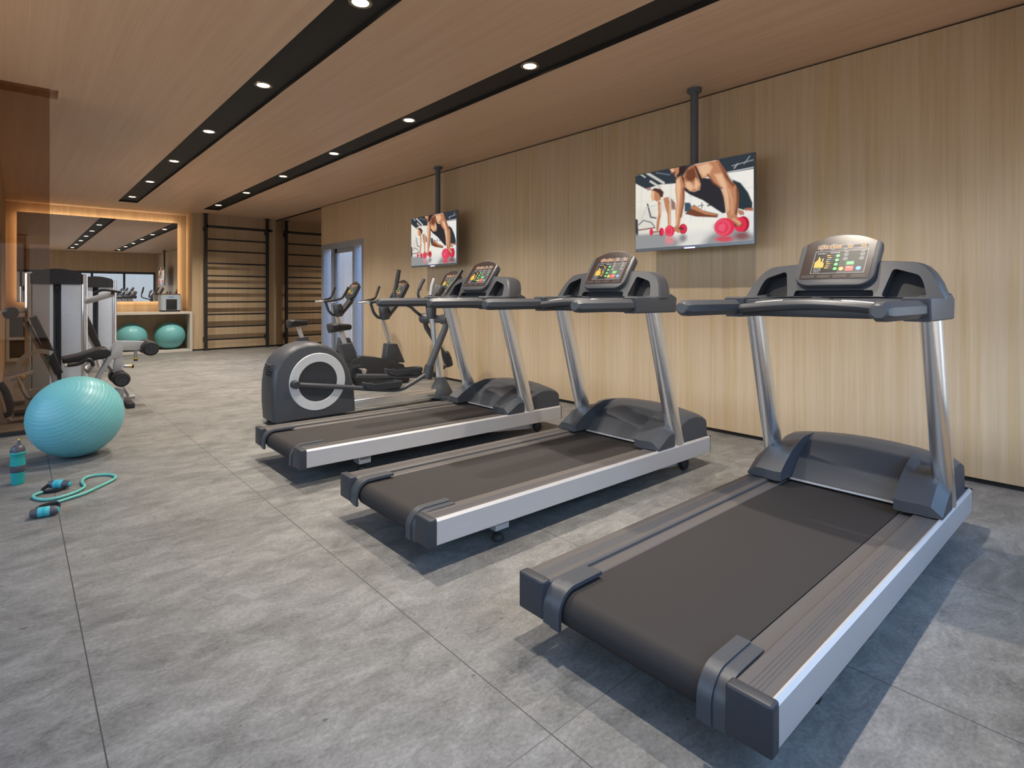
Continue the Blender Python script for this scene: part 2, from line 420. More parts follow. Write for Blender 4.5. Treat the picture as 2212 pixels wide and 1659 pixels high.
for i, (x0, x1) in enumerate((S1, S2)):
    t = MB(); t.box((x0 + .0005, SY0, CZ), (x1 - .0005, SY1, ZC - .01))
    t.box((x0 + .0005, SY0, H + .001), (x0 + 0.003, SY1, CZ)); t.box((x1 - 0.003, SY0, H + .001), (x1 - .0005, SY1, CZ))
    t.box((x0 + .003, SY0, H + .001), (x1 - .003, SY0 + .003, CZ)); t.box((x0 + .003, SY1 - .003, H + .001), (x1 - .003, SY1, CZ))
    struct('trim_%d' % (i + 1), t, M['channel'])

# right wall with the door opening
DY0, DY1, DZ = 8.36, 10.03, 2.03
g = MB(); g.box((WX, Y0 - 0.1, 0.03), (WX + 0.14, DY0, H - 0.014)); g.box((WX, DY0, DZ), (WX + 0.14, DY1, H - 0.014))
struct('wall_right', g, M['wall'])
g = MB(); g.box((WX + 0.02, Y0 - 0.1, H - 0.014), (WX + 0.14, 12.5, H)); struct('trim_3', g, M['black'])
g = MB(); g.box((WX + 0.012, Y0 - 0.1, 0), (WX + 0.14, DY0, 0.03)); struct('baseboard_right', g, M['black'])
# smoked mirror panel beyond the door
g = MB(); g.box((WX + 0.02, DY1 + 0.02, 0.0), (WX + 0.14, 13.1, H - 0.014)); struct('wall_right_end', g, M['black'])
mm = MB(); mm.box((WX + 0.006, DY1 + 0.005, 0.035), (WX + 0.0199, 12.498, H - 0.035))
tag(obj('wall_mirror', mm, M['smokemirror'], None, 0), 'tall smoked mirror panel beside the door, reflecting the black wall bars', 'mirror')
# back wall and the niche on the left
g = MB(); g.box((2.61, 12.5, 0.03), (WX + 0.02, 13.1, H)); struct('wall_back', g, M['wall'])
g = MB(); g.box((2.62, 12.51, 0), (WX, 12.6, 0.03)); struct('baseboard_back', g, M['black'])
g = MB(); g.box((LX - 0.1, NB, 0), (2.61, 13.1, H)); struct('wall_niche', g, M['backwood'])
# left wall beyond the glass, with its window opening
WL0, WL1, WLZ0, WLZ1 = 6.25, 9.15, 0.92, 1.84
g = MB()
g.box((LX - 0.12, 5.99, 0), (LX, WL0, H)); g.box((LX - 0.12, WL1, 0), (LX, NB, H))
g.box((LX - 0.12, WL0, 0), (LX, WL1, WLZ0)); g.box((LX - 0.12, WL0, WLZ1), (LX, WL1, H))
struct('wall_left', g, M['backwood'])
g = MB(); g.box((LXN, 5.99, 0), (LX - 0.12, 6.1, H)); struct('wall_left_end', g, M['backwood'])
g = MB(); N0, N1, NZ0, NZ1 = 0.3, 5.5, 0.5, 2.3
g.box((LXN - 0.1, Y0 - 0.1, 0), (LXN, N0, H)); g.box((LXN - 0.1, N1, 0), (LXN, 6.1, H)); g.box((LXN - 0.1, N0, 0), (LXN, N1, NZ0)); g.box((LXN - 0.1, N0, NZ1), (LXN, N1, H))
struct('wall_left_near', g, M['wall'])
win = MB()
win.box((LXN - 0.09, N0, NZ1 - 0.06), (LXN - 0.01, N1, NZ1)); win.box((LXN - 0.09, N0, NZ0), (LXN - 0.01, N1, NZ0 + 0.06))
for i in range(5):
    y = N0 + 0.03 + i * (N1 - N0 - 0.06) / 4; win.box((LXN - 0.088, y - 0.03, NZ0), (LXN - 0.012, y + 0.03, NZ1))
wf = struct('window_3', win, M['frame'])
p = MB(); p.box((LXN - 0.055, N0 + .01, NZ0 + .02), (LXN - 0.048, N1 - .01, NZ1 - .02)); obj('window_pane', p, M['glass'], wf, 0)
# front wall behind the camera with the window band (seen in the far mirror)
FX0, FX1, FZ0, FZ1 = -1.9, 4.14, 0.35, 2.02
g = MB(); g.box((LXN, Y0 - 0.1, FZ1), (WX, Y0, H)); g.box((LXN, Y0 - 0.1, 0), (WX, Y0, FZ0)); g.box((LXN, Y0 - 0.1, FZ0), (FX0, Y0, FZ1)); g.box((FX1, Y0 - 0.1, FZ0), (WX, Y0, FZ1))
struct('wall_front', g, M['wall'])
win = MB()
win.box((FX0, Y0 - 0.09, FZ1 - 0.085), (FX1, Y0 - 0.01, FZ1)); win.box((FX0, Y0 - 0.09, FZ0), (FX1, Y0 - 0.01, FZ0 + 0.06))
xs = [FX0 + 0.03 + i * (FX1 - FX0 - 0.06) / 6 for i in range(7)]
for x in xs: win.box((x - 0.035, Y0 - 0.088, FZ0), (x + 0.035, Y0 - 0.012, FZ1))
wf = struct('window_1', win, M['frame'])
p = MB(); p.box((FX0 + .01, Y0 - 0.055, FZ0 + 0.02), (FX1 - .01, Y0 - 0.048, FZ1 - 0.02)); po = obj('window_pane', p, M['glass'], wf, 0)
win = MB()
win.box((LX - 0.09, WL0, WLZ1 - 0.04), (LX - 0.03, WL1, WLZ1)); win.box((LX - 0.09, WL0, WLZ0), (LX - 0.03, WL1, WLZ0 + 0.04))
for y in (WL0 + .02, (WL0 + WL1) / 2, WL1 - 0.02): win.box((LX - 0.088, y - 0.02, WLZ0), (LX - 0.032, y + 0.02, WLZ1))
wf = struct('window_2', win, M['frame'])
p = MB(); p.box((LX - 0.063, WL0, WLZ0 + .01), (LX - 0.057, WL1, WLZ1 - .01)); obj('window_pane', p, M['glass'], wf, 0)
# door: frame with side lights, leaf, glass
d = MB()
d.box((WX - 0.004, DY0, DZ - 0.10), (WX + 0.13, DY1, DZ), 0.003)
for y0, y1 in ((DY0, DY0 + 0.07), (DY1 - 0.10, DY1), (DY0 + 0.33, DY0 + 0.40), (DY1 - 0.50, DY1 - 0.42)):
    d.box((WX - 0.002, y0, 0), (WX + 0.13, y1, DZ - 0.09), 0.003)
dr = struct('door_1', d, M['doorframe'], 35)
lf = MB(); a0, a1 = DY0 + 0.405, DY1 - 0.505
lf.box((WX + 0.04, a0, 0.01), (WX + 0.085, a0 + 0.07, DZ - 0.1), 0.003); lf.box((WX + 0.04, a1 - 0.07, 0.01), (WX + 0.085, a1, DZ - 0.1), 0.003)
lf.box((WX + 0.04, a0, DZ - 0.18), (WX + 0.085, a1, DZ - 0.1), 0.003); lf.box((WX + 0.04, a0, 0.01), (WX + 0.085, a1, 0.12), 0.003)
obj('door_leaf', lf, M['doorframe'], dr)
p = MB(); p.box((WX + 0.06, DY0 + 0.07, 0.02), (WX + 0.066, DY1 - 0.1, DZ - 0.1)); obj('door_pane', p, M['doorglass'], dr, 0)
hb = MB(); hb.tube([(WX + 0.02, a1 - 0.05, 0.98), (WX - 0.05, a1 - 0.05, 0.98), (WX - 0.05, a1 - 0.02, 0.98), (WX - 0.05, a1 + 0.12, 0.98)], 0.011, 10); obj('door_handle', hb, M['alu'], dr)

# recessed downlights, each with its own lamp
LIGHT_Y = [2.937 + 1.666 * k for k in range(-1, 6)]
ordn = ['first', 'second', 'third', 'fourth', 'fifth', 'sixth', 'seventh']
for si, (x, nm) in enumerate((((S1[0] + S1[1]) / 2, 'left'), ((S2[0] + S2[1]) / 2, 'right'))):
    for k, y in enumerate(LIGHT_Y):
        if k == 0: lab = 'round downlight in the %s black ceiling strip, above the camera, seen in the mirror' % nm
        elif k == 6: lab = 'round warm downlight in the %s black ceiling strip, the one at its far end' % nm
        else: lab = 'round warm downlight in the %s black ceiling strip, %s from its near end' % (nm, ordn[k - 1])
        t = thing('downlight', (x, y, CZ), lab, 'downlight', 'downlights in the black ceiling strips')
        r = MB(); r.lathe([(0.047, -0.001), (0.047, -0.005), (0.066, -0.006), (0.069, 0.0)], (x, y, CZ), n=40, close=False); obj('trim_ring', r, M['lampring'], t)
        l = MB(); l.lathe([(0.0, -0.0035), (0.03, -0.0032), (0.0475, -0.002)], (x, y, CZ), n=32, close=False); obj('lamp_lens', l, M['lens'], t)
        ld = bpy.data.lights.new('lamp', 'SPOT'); ld.energy = SPOT_W; ld.color = (1.0, 0.905, 0.775)
        ld.spot_size = math.radians(116); ld.spot_blend = 0.85; ld.shadow_soft_size = 0.026
        lo = bpy.data.objects.new('lamp', ld); COL.objects.link(lo); lo.parent = t; lo.location = (0, 0, -0.012)

# ================================================================== CONSOLE DISPLAYS
SEG = {'0': 'abcdef', '1': 'bc', '2': 'abged', '3': 'abgcd', '4': 'fgbc', '5': 'afgcd', '9': 'abcdfg'}
SCR_MATS = ['scr', 'scrpanel', 'e_orange', 'e_amber', 'e_green', 'e_red', 'e_blue', 'e_white', 'e_grey', 'black']
def screen_mesh(P0, s, nrm, hw, sh):
    """the lit panel: (v across, t up) laid on the tilted display plane; v=-hw is the viewer's right"""
    mb = MB(); A = Vector((0, -1, 0))           # viewer's right is -y
    lay = [0]
    def pt(a, t, h): return P0 + A * a + s * t + nrm * h
    def pg(pts, mi, h):
        mb.poly([pt(a, t, h) for a, t in pts], [list(range(len(pts)))], mi)
    def rect(a0, t0, a1, t1, mi, h): pg([(a0, t0), (a1, t0), (a1, t1), (a0, t1)], mi, h)
    def disc(a, t, r, mi, h, n=14, ri=0):
        if ri == 0: pg([(a + r * math.cos(2 * PI * k / n), t + r * math.sin(2 * PI * k / n)) for k in range(n)], mi, h)
        else:
            for k in range(n):
                q0, q1 = 2 * PI * k / n, 2 * PI * (k + 1) / n
                pg([(a + ri * math.cos(q0), t + ri * math.sin(q0)), (a + r * math.cos(q0), t + r * math.sin(q0)), (a + r * math.cos(q1), t + r * math.sin(q1)), (a + ri * math.cos(q1), t + ri * math.sin(q1))], mi, h)
    def frame(a0, t0, a1, t1, w_, mi, h):
        rect(a0, t0, a1, t0 + w_, mi, h); rect(a0, t1 - w_, a1, t1, mi, h); rect(a0, t0 + w_, a0 + w_, t1 - w_, mi, h); rect(a1 - w_, t0 + w_, a1, t1 - w_, mi, h)
    def dash(a, t, L_, mi=7, hh=0.0045, n=None):
        x = a; rr = random.Random(int(a * 9000) + int(t * 7000))
        while x < a + L_:
            q = min(rr.uniform(0.004, 0.009), a + L_ - x); rect(x, t, x + q, t + hh * rr.uniform(.7, 1), mi, 0.0014); x += q + 0.0016
    # black face, arched top
    n = 20
    top = [(hw * math.cos(PI * k / n) , sh - 0.045 * (abs(math.cos(PI * k / n)) ** 2.2)) for k in range(n + 1)]
    pg([(-hw * 0.97, 0.0), (hw * 0.97, 0.0)] + top, 0, 0.0)
    k = hw / 0.145; q = sh / 0.25
    # read-out strip
    frame(-0.093 * k, 0.172 * q, 0.118 * k, 0.193 * q, 0.0016, 7, 0.0008)
    rect(-0.0915 * k, 0.1735 * q, 0.1165 * k, 0.1915 * q, 9, 0.0006)
    def digits(txt, a, t, hh):
        w_ = hh * 0.56; th = hh * 0.13; x = a
        for ch in txt:
            if ch == '.':
                rect(x - 0.0035, t, x - 0.0012, t + 0.0024, 2, 0.0014); continue
            sl = 0.14 * hh
            def sg(x0, t0, x1, t1): pg([(x + x0 + sl * t0 / hh, t + t0), (x + x1 + sl * t0 / hh, t + t0), (x + x1 + sl * t1 / hh, t + t1), (x + x0 + sl * t1 / hh, t + t1)], 2, 0.0014)
            for sgm in SEG[ch]:
                if sgm == 'a': sg(th * .6, hh - th, w_ - th * .6, hh)
                if sgm == 'd': sg(th * .6, 0, w_ - th * .6, th)
                if sgm == 'g': sg(th * .6, hh / 2 - th / 2, w_ - th * .6, hh / 2 + th / 2)
                if sgm == 'f': sg(0, hh / 2 + th * .3, th, hh - th * .4)
                if sgm == 'b': sg(w_ - th, hh / 2 + th * .3, w_, hh - th * .4)
                if sgm == 'e': sg(0, th * .4, th, hh / 2 - th * .3)
                if sgm == 'c': sg(w_ - th, th * .4, w_, hh / 2 - th * .3)
            x += w_ + 0.0048 * k
    hh = 0.0145 * q
    digits('0.90', -0.086 * k, 0.1755 * q, hh); digits('25.00', -0.043 * k, 0.1755 * q, hh); digits('3.0', 0.030 * k, 0.1755 * q, hh); digits('4.5', 0.084 * k, 0.1755 * q, hh)
    for a in (-0.080, -0.035, 0.025, 0.080): dash(a * k, 0.196 * q, 0.018 * k, 7, 0.0035)
    for a in (-0.082, -0.034, 0.020, 0.078): dash(a * k, 0.165 * q, 0.014 * k, 7, 0.0035)
    # big framed panel
    frame(-0.098 * k, 0.030 * q, 0.120 * k, 0.158 * q, 0.0018, 7, 0.0010)
    rect(-0.0965 * k, 0.0315 * q, 0.012 * k, 0.1565 * q, 1, 0.0004); rect(0.012 * k, 0.0315 * q, 0.1185 * k, 0.1565 * q, 9, 0.0004)
    dash(-0.086 * k, 0.142 * q, 0.036 * k, 7, 0.005); dash(-0.032 * k, 0.145 * q, 0.038 * k, 7, 0.005)
    for i, hgt in enumerate((4, 5, 7, 6, 4, 6, 3)):     # bar graph of lit blocks
        for j in range(hgt):
            a = (-0.090 + i * 0.0058) * k; t = (0.064 + j * 0.0088) * q
            rect(a, t, a + 0.0048 * k, t + 0.0076 * q, 3, 0.0009)
    dash(-0.088 * k, 0.055 * q, 0.022 * k, 7, 0.004); disc(-0.061 * k, 0.057 * q, 0.003, 4, 0.001)
    dash(-0.088 * k, 0.046 * q, 0.03 * k, 7, 0.0035); dash(-0.088 * k, 0.038 * q, 0.026 * k, 7, 0.0035)
    for i in range(7):
        dash((-0.044 + 0.002 * (i % 3)) * k, (0.058 + i * 0.0118) * q, 0.016 * k, (3, 3, 3, 3, 6, 3, 2)[i], 0.0055); dash(-0.025 * k, (0.058 + i * 0.0118) * q, 0.014 * k, 8, 0.004)
    for i in range(4): 
        disc(0.001 * k, (0.056 + i * 0.0245) * q, 0.0085 * k, 4, 0.0008); dash((0.001 - .004) * k, (0.055 + i * 0.0245) * q, 0.008 * k, 7, 0.0035)
    for a in (0.034, 0.099):
        for t in (0.110, 0.135):
            disc(a * k, t * q, 0.0088 * k, 7, 0.0008, 16, 0.0070 * k)
            up_ = 1 if t > 0.12 else -1
            pg([((a - .0038) * k, (t - .0025 * up_) * q), ((a + .0038) * k, (t - .0025 * up_) * q), (a * k, (t + .0042 * up_) * q)][::up_], 7, 0.0009)
        dash((a - .008) * k, 0.149 * q, 0.016 * k, 7, 0.004); dash((a - .006) * k, 0.1205 * q, 0.012 * k, 8, 0.003)
    rect(0.043 * k, 0.076 * q, 0.073 * k, 0.094 * q, 4, 0.0008); dash(0.049 * k, 0.084 * q, 0.018 * k, 7, 0.004)
    rect(0.043 * k, 0.042 * q, 0.074 * k, 0.068 * q, 5, 0.0008); dash(0.046 * k, 0.059 * q, 0.026 * k, 7, 0.0045)
    disc(0.026 * k, 0.055 * q, 0.0095 * k, 3, 0.0008); disc(0.095 * k, 0.055 * q, 0.0105 * k, 6, 0.0008); dash(0.088 * k, 0.056 * q, 0.013 * k, 7, 0.004)
    dash(0.018 * k, 0.037 * q, 0.015 * k, 8, 0.003); dash(0.087 * k, 0.037 * q, 0.018 * k, 8, 0.003)
    for i, a in enumerate((-0.132, -0.066, 0.0, 0.073)):     # small print along the bottom
        for j in range(3): dash(a * k, (0.006 + j * 0.0055) * q, 0.055 * k, 8, 0.0028)
    return mb

def display(parent, x0, z0, yc, hw, ln, lean=35, name='console_display'):
    """tilted housing with an arched top, a rounded foot and a lit screen, facing -x and up"""
    th = math.radians(lean); s = Vector((math.sin(th), 0, math.cos(th))); nrm = Vector((-math.cos(th), 0, math.sin(th)))
    P0 = Vector((x0, yc, z0)); A = Vector((0, -1, 0))
    def outline(k, off):
        pts = []; w_ = hw * k
        r = 0.07 * ln / 0.31
        for i in range(7):      # bottom right corner
            q = -PI / 2 + PI / 2 * i / 6; pts.append((w_ * 0.97 - r + r * math.cos(q), r + r * math.sin(q)))
        rt = 0.028
        yt = ln - 0.05 * ln / 0.31
        for i in range(5):
            q = PI / 2 * i / 4; pts.append((w_ - rt + rt * math.cos(q), yt - rt + rt * math.sin(q)))
        for i in range(1, 12):
            a = 1 - 2 * i / 12; pts.append(((w_ - rt) * a, yt + (ln - yt) * (1 - abs(a) ** 2.0)))
        for i in range(5):
            q = PI / 2 + PI / 2 * i / 4; pts.append((-w_ + rt + rt * math.cos(q), yt - rt + rt * math.sin(q)))
        for i in range(7):
            q = PI + PI / 2 * i / 6; pts.append((-w_ * 0.97 + r + r * math.cos(q), r + r * math.sin(q)))
        c = ln * 0.5
        return [P0 + A * a + s * (c + (t - c) * k) + nrm * off for a, t in pts]
    mb = MB(); mb.loft([outline(0.90, -0.055), outline(0.97, -0.040), outline(1.0, -0.012), outline(0.985, -0.002), outline(0.96, 0.0)])
    h = obj(name, mb, M['plast'], parent, 40)
    sc = screen_mesh(P0 + s * (ln * 0.118) + nrm * 0.0015, s, nrm, hw * 0.855, ln * 0.85)
    obj('screen', sc, [M[k] for k in SCR_MATS], h, 0)
    return h

# ================================================================== TREADMILLS
OCT = [(math.cos(PI / 8 + k * PI / 4) * 1.0, math.sin(PI / 8 + k * PI / 4) * 1.0) for k in range(8)]
OCT = [(a / math.cos(PI / 8), b / math.cos(PI / 8)) for a, b in OCT]
def make_treadmill(yc, label):
    X = 1.225
    root = thing('treadmill', (X, yc, 0), label, 'treadmill', 'row of treadmills facing the wood wall')
    def W(u, v, z): return (X + u, yc + v, z)
    def z1(u): return 0.215 - 0.0105 * u          # the deck falls a little towards the wall
    L = 2.135
    def sweep(prof, u0, u1, mb, mi=0):            # prof (v, dz below the top line)
        mb.loft([[W(u0, v, z1(u0) + d) for v, d in prof], [W(u1, v, z1(u1) + d) for v, d in prof]], mi=mi)
    for sg in (-1, 1):
        o = MB()
        if sg < 0: pr = [(.385, -.108), (.4, -.106), (.402, -.103), (.402, -.011), (.393, -.001), (.388, -.0015), (.384, -.006)]
        else: pr = [(.385, -.108), (.4, -.106), (.402, -.103), (.402, -.018), (.400, -.012), (.384, -.012)]
        sweep([(sg * v, d) for v, d in pr][::sg], 0.02, L, o)
        sr = obj('side_rail', o, M['alu'], root, 25)
        o = MB()
        pr = [(.298, -.103), (.3835, -.103), (.3835, -.006), (.366, -.006)] if sg < 0 else [(.298, -.103), (.3835, -.103), (.3835, -.0115), (.401, -.0115), (.400, -.007), (.395, -.006), (.366, -.006)]
        for kx in (.360, .350, .340, .330):        # raised grip ribs
            pr += [(kx + .0016, -.006), (kx + .0008, -.0045), (kx - .0008, -.0045), (kx - .0016, -.006)]
        pr += [(.304, -.006), (.298, -.011)]
        sweep([(sg * v, d) for v, d in pr][::sg], 0.02, L - .01, o); obj('foot_rail', o, M['rail'], root, 30)
        o = MB(); a, b = sorted((sg * .295, sg * .403)); o.box(W(-.016, a, .10), W(.022, b, .2165), .008, 3); obj('end_cap', o, M['plast2'], root)
        o = MB(); a, b = sorted((sg * .30, sg * .402)); o.box(W(L, a, z1(L) - .108), W(L + .008, b, z1(L) + .0), .003); obj('end_cap', o, M['black'], root)
        # deck strip between belt and rail
        o = MB(); pr = [(.246, -.055), (.297, -.055), (.297, -.020), (.250, -.020), (.246, -.023)]
        sweep([(sg * v, d) for v, d in pr][::sg], 0.07, 1.72, o); obj('deck_strip', o, M['rail'], root, 30)
        # roller guard: a strap bent over the rear roller
        o = MB(); path = [(.185, .2085), (.10, .2095), (.06, .209)]
        for i in range(9):
            q = PI / 2 + PI / 2 * i / 8; path.append((.055 + .068 * math.cos(q), .141 + .068 * math.sin(q)))
        path += [(-.013, .115), (-.013, .095)]
        def strap(v0, v1, lift, mb):
            ringsA = []
            for i, (u, z) in enumerate(path):
                p0 = Vector(path[max(0, i - 1)]); p1 = Vector(path[min(len(path) - 1, i + 1)]); t = (p1 - p0).normalized(); nn = Vector((-t.y, t.x)) * -1
                e = 0.012 if i == 0 else 0.0
                ringsA.append([W(u - nn.x * .008, sg * v0, z - nn.y * .008), W(u + nn.x * lift, sg * v0, z + nn.y * lift), W(u + nn.x * lift, sg * v1, z + nn.y * lift), W(u - nn.x * .008, sg * v1, z - nn.y * .008)])
            mb.loft(ringsA)
        strap(.225, .262, .004, o); strap(.256, .296, -.001, o)
        obj('roller_guard', o, M['plast'], root, 40)
    # walking belt: loop round the rear roller
    o = MB(); rings = []
    ZB = lambda u: z1(u) - .022
    pth = [(1.76, ZB(1.76) - .11), (.055, ZB(.05) - .105)]
    for i in range(1, 12):
        q = -PI / 2 - PI * i / 12; pth.append((.055 + .0525 * math.cos(q), ZB(.05) - .0525 + .0525 * math.sin(q)))
    pth += [(.055, ZB(.055)), (.5, ZB(.5)), (1.76, ZB(1.76))]
    o.loft([[W(u, v, z) for u, z in pth] for v in (-.2435, .2435)], cap=True); obj('walking_belt', o, M['belt'], root, 30)
    # motor hood
    o = MB(); side = [(1.672, .196, 0), (1.685, .204, .1), (1.75, .252, .5), (1.83, .300, .8), (1.93, .336, 1), (2.02, .338, 1), (2.08, .326, 1), (2.13, .304, .9), (2.142, .285, .7), (2.148, .20, 0)]
    rings = []
    for u, z, k in side:
        r = []
        vs = [-.372, -.368, -.35, -.3, -.2, -.1, 0, .1, .2, .3, .35, .368, .372]
        for v in vs:
            q = abs(v) / .372
            dz = .042 * k * (1 - q ** 2.2)
            ed = -.012 * k * max(0, (q - .96) / .04)
            r.append(W(u - (0.0 if u > 1.8 else .012 * (1 - q * q)), v, z + dz + ed))
        r = [W(u, -.375, .11 if u > 1.70 else .19)] + r + [W(u, .375, .11 if u > 1.70 else .19)]
        rings.append(r)
    o.loft(rings, cap=True); hd = obj('motor_hood', o, M['plast'], root, 28)
    o = MB(); o.box(W(1.655, -.235, z1(1.66) - .012), W(1.69, .235, z1(1.66) - .003), .001); obj('hood_edge_strip', o, M['alu'], hd)
    for sg in (-1, 1):
        # post boot
        inn = [(1.55, .198), (1.548, .243), (1.60, .278), (1.68, .322), (1.76, .352), (1.84, .370), (1.965, .367), (1.965, .30), (1.80, .198)]
        mid = [(1.55, .198), (1.548, .243), (1.60, .276), (1.66, .308), (1.70, .322), (1.78, .332), (1.88, .330), (1.88, .25), (1.80, .198)]
        md2 = [(1.55, .198), (1.549, .240), (1.60, .272), (1.655, .303), (1.69, .312), (1.735, .310), (1.745, .28), (1.745, .25), (1.745, .198)]
        out = [(1.556, .198), (1.557, .206), (1.61, .236), (1.655, .262), (1.685, .272), (1.722, .272), (1.728, .25), (1.728, .225), (1.728, .198)]
        o = MB(); o.loft([[W(u, sg * v, z) for u, z in pr] for v, pr in ((.232, inn), (.262, inn if False else [(u, z - .004) for u, z in mid[:5]] + mid[5:]), (.33, mid), (.362, md2), (.400, out))])
        obj('post_boot', o, M['plast'], root, 30)
        # upright post, oval aluminium extrusion leaning back
        o = MB(); p0 = W(1.80, sg * .362, .19); p1 = W(1.553, sg * .360, 1.03)
        prof = []
        for k in range(24):
            q = 2 * PI * k / 24; c_, s_ = math.cos(q), math.sin(q)
            prof.append((math.copysign(abs(c_) ** .8, c_), math.copysign(abs(s_) ** .8, s_)))
        o.tube([p0, Vector(p0).lerp(Vector(p1), .5), p1], .056, 24, True, .0375, up=(1, 0, 0), prof=prof); obj('upright_post', o, M['alu_post'], root, 50)
        # handrail: padded octagonal arm with a tapered nose
        o = MB(); a, b = W(.872, sg * .360, 1.047), W(1.345, sg * .360, 1.047)
        o.tube([a, W(.877, sg * .36, 1.047), W(.905, sg * .36, 1.047), b], [.020, .026, .034, .0345], 8, True, [.022, .028, .0365, .037], up=(0, 0, 1), prof=OCT); hr = obj('handrail', o, M['plast'], root, 30)
        # sleeve that joins handrail, post and console
        o = MB()
        pr = [(1.338, 1.000), (1.325, 1.088), (1.345, 1.095), (1.52, 1.094), (1.60, 1.106), (1.68, 1.112), (1.740, 1.088), (1.728, 1.0)]
        a, b = sorted((sg * .312, sg * .408)); o.prism([(X + u, z) for u, z in pr], 'y', yc + a, yc + b, .014, 3); obj('rail_sleeve', o, M['plast'], root, 35)
        # rear foot and bracket
        o = MB(); o.box(W(.375, sg * .30 - .04, .045), W(.455, sg * .30 + .04, z1(.4) - .10), .003); br = obj('leg_bracket', o, M['silverpaint'], root)
        o = MB(); o.lathe([(.0, .0), (.027, .0), (.029, .006), (.021, .026), (.012, .03), (.007, .032), (.007, .06)], W(.40, sg * .325, 0), n=20, close=False); obj('levelling_foot', o, M['rubber'], root)
        # front wheel on a slanted arm
        o = MB(); o.lathe([(.015, -.017), (.026, -.017), (.038, -.014), (.040, -.008), (.040, .010), (.036, .015), (.024, .017), (.022, .012), (.0, .012)], W(1.93, sg * .335, .040), (0, sg, 0), 24); obj('wheel', o, M['rubber'], root, 30)
        o = MB(); o.prism([(X + u, z) for u, z in ((1.42, .108), (1.42, .068), (1.93, .024), (1.94, .058), (1.75, .100))], 'y', yc + sg * .300 - .012, yc + sg * .300 + .012); obj('wheel_arm', o, M['silverpaint'], root, 30)
    # cross members keep the feet together
    o = MB(); o.box(W(.38, -.34, .07), W(.45, .34, .1)); obj('cross_member', o, M['plast3'], root)
    # console shell, with two cup wells and a tray slot cut into its face
    def face(v, z):                     # point on the sloping front face
        t = (z - 1.085) / .165
        return W(1.515 + .085 * t + .03 * (abs(v) / .41) ** 2 - .0, v, z)
    hwid = .405
    arch = []
    for i in range(33):
        a = -1 + 2 * i / 32; v = hwid * a
        arch.append((v, 1.254 - .026 * abs(a) ** 2 - .135 * max(0, (abs(a) - .68) / .32) ** 2.5))
    outl = [(-hwid, 1.085)] + arch + [(hwid, 1.085)]
    def rr(pts, r=.014, n=4):
        out = []; m_ = len(pts)
        for i in range(m_):
            p = Vector(pts[i]); a = (Vector(pts[i - 1]) - p); b = (Vector(pts[(i + 1) % m_]) - p); rr_ = min(r, a.length * .45, b.length * .45)
            pa = p + a.normalized() * rr_; pb = p + b.normalized() * rr_
            for j in range(n + 1):
                t = j / n; out.append(tuple((1 - t) ** 2 * pa + 2 * t * (1 - t) * p + t * t * pb))
        return out
    wells = [rr([(.192, 1.094), (.350, 1.094), (.335, 1.150), (.318, 1.186), (.222, 1.218)][::1], .018), rr([(-.192, 1.094), (-.222, 1.218), (-.318, 1.186), (-.335, 1.150), (-.350, 1.094)], .018), rr([(-.165, 1.094), (.165, 1.094), (.160, 1.124), (-.160, 1.124)], .008)]
    bm = bmesh.new(); edges = []
    def loop(pts):
        V = [bm.verts.new(face(v, z)) for v, z in pts]
        return V, [bm.edges.new((V[i], V[(i + 1) % len(V)])) for i in range(len(V))]
    Vo, Eo = loop(outl); edges += Eo
    WV = []
    for wl in wells:
        V_, E_ = loop(wl); edges += E_; WV.append(V_)
    bmesh.ops.triangle_fill(bm, use_beauty=True, use_dissolve=False, edges=edges)
    o = MB(); o._merge(bm)
    # the rounded rim and back of the shell
    def back(k, du): return [tuple(Vector(face(v * k, 1.085 + (z - 1.085) * k)) + Vector((du, 0, 0))) for v, z in outl]
    o.loft([[face(v, z) for v, z in outl], back(1.012, .008), back(1.018, .022), back(1.01, .10), back(.93, .165)], cap=False)
    b5 = back(.93, .165); o.poly(b5, [list(range(len(b5)))])
    lowp = [W(1.50, -.33, 1.0), W(1.72, -.33, 1.0), W(1.72, .33, 1.0), W(1.50, .33, 1.0)]
    o.box(W(1.50, -.335, 1.012), W(1.71, .335, 1.088), .006)
    shell = obj('console_shell', o, M['plast'], root, 30)
    for i, wl in enumerate(wells):
        o = MB(); dp = .075 if i < 2 else .04
        o.loft([[face(v, z) for v, z in wl], [tuple(Vector(face(v, z)) + Vector((.05 * dp / .075, 0, -.0)) + Vector((dp * .4, 0, -dp * .1))) for v, z in wl]], cap=False)
        bk = [tuple(Vector(face(v, z)) + Vector((.05 * dp / .075 + dp * .4, 0, -dp * .1))) for v, z in wl]; o.poly(bk, [list(range(len(bk)))])
        obj('cup_holder' if i < 2 else 'tray_slot', o, M['plast2'], shell, 35)
    # grip bar arching between the sleeves, with pulse plates
    o = MB(); bp = []
    for i in range(21):
        a = -1 + 2 * i / 20; bp.append(W(1.33 - .035 * (1 - a * a), .318 * a, 1.040 + .024 * (1 - abs(a) ** 1.6)))
    o.tube(bp, .030, 12, True, .022, up=(1, 0, 0)); gb = obj('grip_bar', o, M['plast'], root, 40)
    o = MB(); o.box(W(1.33, -.316, 1.006), W(1.52, .316, 1.052), .008); obj('console_underside', o, M['plast3'], root, 35)
    o = MB(); o.box(W(1.345, -.316, 1.05), W(1.535, .316, 1.083), .012); obj('console_ledge', o, M['plast'], root, 35)
    for sg in (-1, 1):
        o = MB(); q = []
        for i in range(5):
            a = sg * (.36 + .40 * i / 4); q.append(W(1.332 - .035 * (1 - a * a), .318 * a, 1.040 + .024 * (1 - abs(a) ** 1.6) + .0035))
        o.tube(q, .0245, 12, True, .0205, up=(1, 0, 0)); obj('pulse_plate', o, M['alu'], gb, 40)
